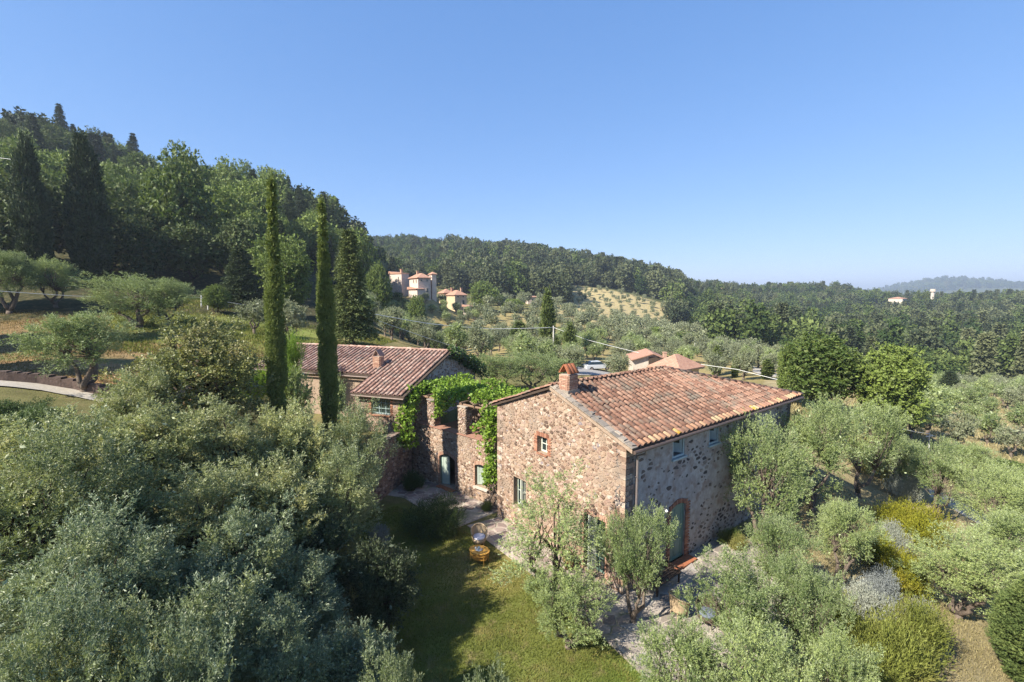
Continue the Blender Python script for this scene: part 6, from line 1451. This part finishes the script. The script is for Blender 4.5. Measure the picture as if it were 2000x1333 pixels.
# ------------------------------------------------------------------ garden furniture
M['slate_cloth'] = plain_mat('slate_cloth', (.13, .15, .19), .9, .1, var=.1)
def tub_chair(loc, rz, label, cush, mat):
    t = tag(empty('wicker_chair'), label, 'chair'); L0 = np.array([loc[0], loc[1], loc[2]])
    def p(a, r, z): return L0 + np.array([math.cos(a + rz) * r, math.sin(a + rz) * r, z])
    A = np.linspace(-2.15, 2.15, 25)
    def hgt(a): return .66 + .26 * max(0, math.cos(a * .62)) ** 2
    sh = MB(); rows = 7; n = len(A); v = []
    for (ro, side) in ((0, 0), (.03, 1)):
        for j in range(rows + 1):
            for a in A: v.append(p(a, .30 + .07 * j / rows + ro, .30 + (hgt(a) - .30) * j / rows))
    k = n * (rows + 1); f = []
    for s in (0, 1):
        for j in range(rows):
            for i in range(n - 1): q = (s * k + j * n + i, s * k + j * n + i + 1, s * k + (j + 1) * n + i + 1, s * k + (j + 1) * n + i); f.append(q if s else q[::-1])
    for i in range(n - 1): f.append((rows * n + i, rows * n + i + 1, k + rows * n + i + 1, k + rows * n + i))
    for i in (0, n - 1):
        for j in range(rows): f.append((j * n + i, (j + 1) * n + i, k + (j + 1) * n + i, k + j * n + i))
    sh.add(v, f); sh.build('backrest', mat, t, True)
    rm = MB(); rm.tube([p(a, .385, hgt(a)) for a in A], .026, 7); rm.build('rim', mat, t, True)
    bs_ = MB(); bs_.tube([p(0, 0, .22), p(0, 0, .32), p(0, 0, .40)], [.29, .33, .32], 18); bs_.build('seat', mat, t, True)
    cu_ = MB(); cu_.tube([p(0, 0, .40), p(0, 0, .42), p(0, 0, .48), p(0, 0, .50)], [.27, .30, .30, .26], 18); cu_.build('cushion', cush, t, True)
    for a in (.7, 2.4, -.7, -2.4): lg = MB(); lg.tube([p(a, .30, 0), p(a, .27, .3)], .022, 7); lg.build('leg', mat, t)
    return t
pc_ = on(936, 1066); tub_chair((pc_[0], pc_[1], 0), math.radians(100), 'pale wicker tub chair with lilac white cushion on the lawn', M['cushion'], M['wicker'])
pt_ = on(936, 1100); tbl = tag(empty('rattan_table'), 'yellow rattan oval table with lower shelf on the lawn', 'table')
tx, ty = pt_[0], pt_[1] + .15
def oval(z, a, b, n=24, rot=-.55):
    return [(tx + math.cos(rot) * a * math.cos(t) - math.sin(rot) * b * math.sin(t), ty + math.sin(rot) * a * math.cos(t) + math.cos(rot) * b * math.sin(t), z) for t in np.linspace(0, 2 * math.pi, n, endpoint=False)]
def slab(z0, z1, a, b, name, mat):
    mb = MB(); n = 24; mb.add(oval(z0, a, b) + oval(z1, a, b), [tuple(reversed(range(n))), tuple(range(n, 2 * n))] + [(i, (i + 1) % n, n + (i + 1) % n, n + i) for i in range(n)]); return mb.build(name, mat, tbl)
slab(.50, .53, .48, .36, 'tabletop', M['rattan']); slab(.18, .20, .40, .29, 'shelf', M['rattan'])
rm = MB(); o_ = oval(.535, .48, .36); rm.tube(o_ + [o_[0]], .018, 6); o_ = oval(.40, .46, .345); rm.tube(o_ + [o_[0]], .014, 6); rm.build('rim', M['rattan'], tbl, True)
for i, (a, b) in enumerate(zip(oval(.40, .46, .345, 28), oval(.5, .465, .35, 28))): sl = MB(); sl.tube([a, b], .010, 5); sl.build('slat', M['rattan'], tbl)
for a in (.6, 2.5, 3.7, 5.7):
    q = lambda z, k: (tx + math.cos(-.55) * k * .42 * math.cos(a) - math.sin(-.55) * k * .32 * math.sin(a), ty + math.sin(-.55) * k * .42 * math.cos(a) + math.cos(-.55) * k * .32 * math.sin(a), z)
    lg = MB(); lg.tube([q(0, 1.06), q(.5, 1.0)], .02, 7); lg.build('leg', M['rattan'], tbl)
pl = MB(); pl.tube([(tx - .02, ty, .53), (tx - .02, ty, .545), (tx - .02, ty, .56)], [.08, .15, .17], 16); tag(pl.build('plate', M['white'], smooth=True), 'white plate in the middle of the rattan table', 'plate')
cpb = MB(); cpb.tube([(tx - .02, ty + .02, .56), (tx - .02, ty + .02, .60), (tx - .02, ty + .02, .66)], [.045, .06, .065], 12); tag(cpb.build('cup', M['blue_grey'], smooth=True), 'small grey cup standing on the white plate', 'cup')
gl = MB(); gl.tube([(tx - .17, ty + .05, .535), (tx - .17, ty + .05, .60), (tx - .17, ty + .05, .63)], [.03, .04, .04], 10); tag(gl.build('cup', M['white'], smooth=True), 'small white cup beside the plate on the rattan table', 'cup')
p_ = on(1326, 1205); tub_chair((p_[0], p_[1], .05), math.radians(200), 'tan wicker tub chair half hidden by leaves on the patio', M['wicker'], M['wicker'])
p_ = on(1380, 1222); tub_chair((p_[0], p_[1], .05), math.radians(60), 'dark chair with slate blue cushion half hidden by leaves on the patio', M['slate_cloth'], M['wood_dark'])
# slatted bench under the shaded wall
bn = tag(empty('garden_bench'), 'dark slatted bench along the shaded wall left of the green door', 'bench')
b0 = lambda v, u, z: hp(v, u, z + .04)
for i in range(5): mb = MB(); mb.box(b0(1.7, -.95 + i * .11, .44), (1.7, .085, .035), YAW); mb.build('seat_slat', M['wood_dark'], bn)
for i in range(4): mb = MB(); mb.box(b0(1.7, -.42, .55 + i * .10), (1.7, .03, .075), YAW); mb.build('back_slat', M['wood_dark'], bn)
for v in (.95, 2.45):
    for u in (-.95, -.45): mb = MB(); mb.box(b0(v, u, .22 if u < -.6 else .45), (.06, .06, .42 if u < -.6 else .9), YAW); mb.build('leg', M['wood_dark'], bn)
    mb = MB(); mb.box(b0(v, -.7, .62), (.07, .58, .04), YAW); mb.build('armrest', M['wood_dark'], bn)
# terracotta pots by the french window
for k, (v, u, s, lab) in enumerate(((-.45, 2.6, .24, 'terracotta pot with an orange green plant beside the french window'),)):
    t = tag(empty('flower_pot'), lab, 'flower pot'); c = hp(v, u, .05); mb = MB(); mb.tube([c, c + [0, 0, s * 1.5], c + [0, 0, s * 1.5], c + [0, 0, s * 1.8]], [s * .7, s, s * 1.12, s * 1.12], 14); mb.build('pot', M['terracotta'], t, True)
    r_ = np.random.default_rng(60 + k); n = 160; P = np.array([c + [0, 0, s * 1.7]]) + r_.normal(size=(n, 3)) * s * .25; Q = shoots_to_leaves(r_, P, rdir(r_, n), 6, s * 1.6, .08, .03, up=1.2); me = quads_mesh('plant', Q); me.materials.append(M['broadleaf'] if k else M['tan_bush']); mobj('plant', me, t)

# ------------------------------------------------------------------ grass
M['bank_grass'] = leaf_mat('bank_grass_blade', (.13, .09, .045), (.30, .22, .10), None, .2, .7, .1, tint=(.13, .14, .05), clump=.2)  # browner, darker blades: the shade on the bank is toned into them
def blades(name, label, poly, n, h0, h1, w, mat, seed, lean=.35, avoid=None, patch=None):
    r = np.random.default_rng(seed); P = np.asarray(poly); lo, hi = P.min(0), P.max(0); xy = r.uniform(lo, hi, (int(n * 2.2), 2)); xy = xy[poly_dist(xy[:, 0], xy[:, 1], poly) < 0]
    if patch is not None: xy = xy[fbm(xy[:, 0] * patch, xy[:, 1] * patch, seed, 3) + r.normal(size=len(xy)) * .25 > -.1]
    xy = xy[:n]; m = len(xy); z = ground(xy[:, 0], xy[:, 1]); b = np.column_stack([xy, z - .005]); a = r.uniform(0, 6.28, m); s = np.column_stack([np.cos(a), np.sin(a), np.zeros(m)]) * w; h = r.uniform(h0, h1, m)
    tip = b + np.column_stack([r.normal(size=m) * lean * h, r.normal(size=m) * lean * h, h]); V = np.stack([b - s, b + s, tip], 1).reshape(-1, 3)
    me = mesh_np(name, V, np.arange(m * 3).reshape(m, 3)); o = mobj(name, me, None, mat); tag(o, label, 'grass', kind='stuff'); return o
blades('lawn_grass', 'short green and straw grass of the lawn', LAWN, 90000, .04, .10, .013, M['grass'], 1)
blades('meadow_grass', 'dry grass of the meadow at the bottom right', [(12.5, 11), (22, 11), (27, 24), (20, 30), (14, 24)], 50000, .05, .14, .016, M['dry_grass'], 2)
blades('bank_grass', 'straw coloured grass on the bank above the road', [(-55, 27.5), (-22, 27.5), (-20, 44), (-60, 50)], 40000, .06, .16, .03, M['bank_grass'], 3, patch=.25)
blades('slope_grass', 'green grass terraces behind the golden oak', [(-38, 36), (-14, 36), (-16, 66), (-50, 66)], 30000, .10, .3, .04, M['grass'], 4, patch=.3)
blades('upper_grass', 'grass on the raised ground by the annex', [(-6.9, 28.6), (-8.6, 24.4), (-13, 23), (-13, 30), (-10, 29.8)], 8000, .05, .14, .014, M['dry_grass'], 5)
blades('grove_grass', 'straw coloured grass under the right olive grove', [(24, 42), (75, 42), (125, 118), (70, 118)], 30000, .2, .5, .09, M['dry_grass'], 6)

# ------------------------------------------------------------------ the air
hz_ = MB(); _lo, _hi = float(Zg.min()) - 1.0, float(Zg.max()) + 16.0; hz_.box((0, 0, (_lo + _hi) / 2), (14200, 14200, _hi - _lo)); print('HAZE', _lo, _hi); hm = bpy.data.materials.new('haze'); hm.use_nodes = True; nt = hm.node_tree; nt.nodes.clear()
om = nt.nodes.new('ShaderNodeOutputMaterial'); pv_ = nt.nodes.new('ShaderNodeVolumePrincipled'); pv_.inputs['Color'].default_value = (.74, .85, 1.0, 1); pv_.inputs['Density'].default_value = .00027; pv_.inputs['Anisotropy'].default_value = .2
nt.links.new(pv_.outputs[0], om.inputs['Volume'])
ho = hz_.build('haze', hm); tag(ho, 'thin blue summer haze over the hills', 'haze', kind='stuff')
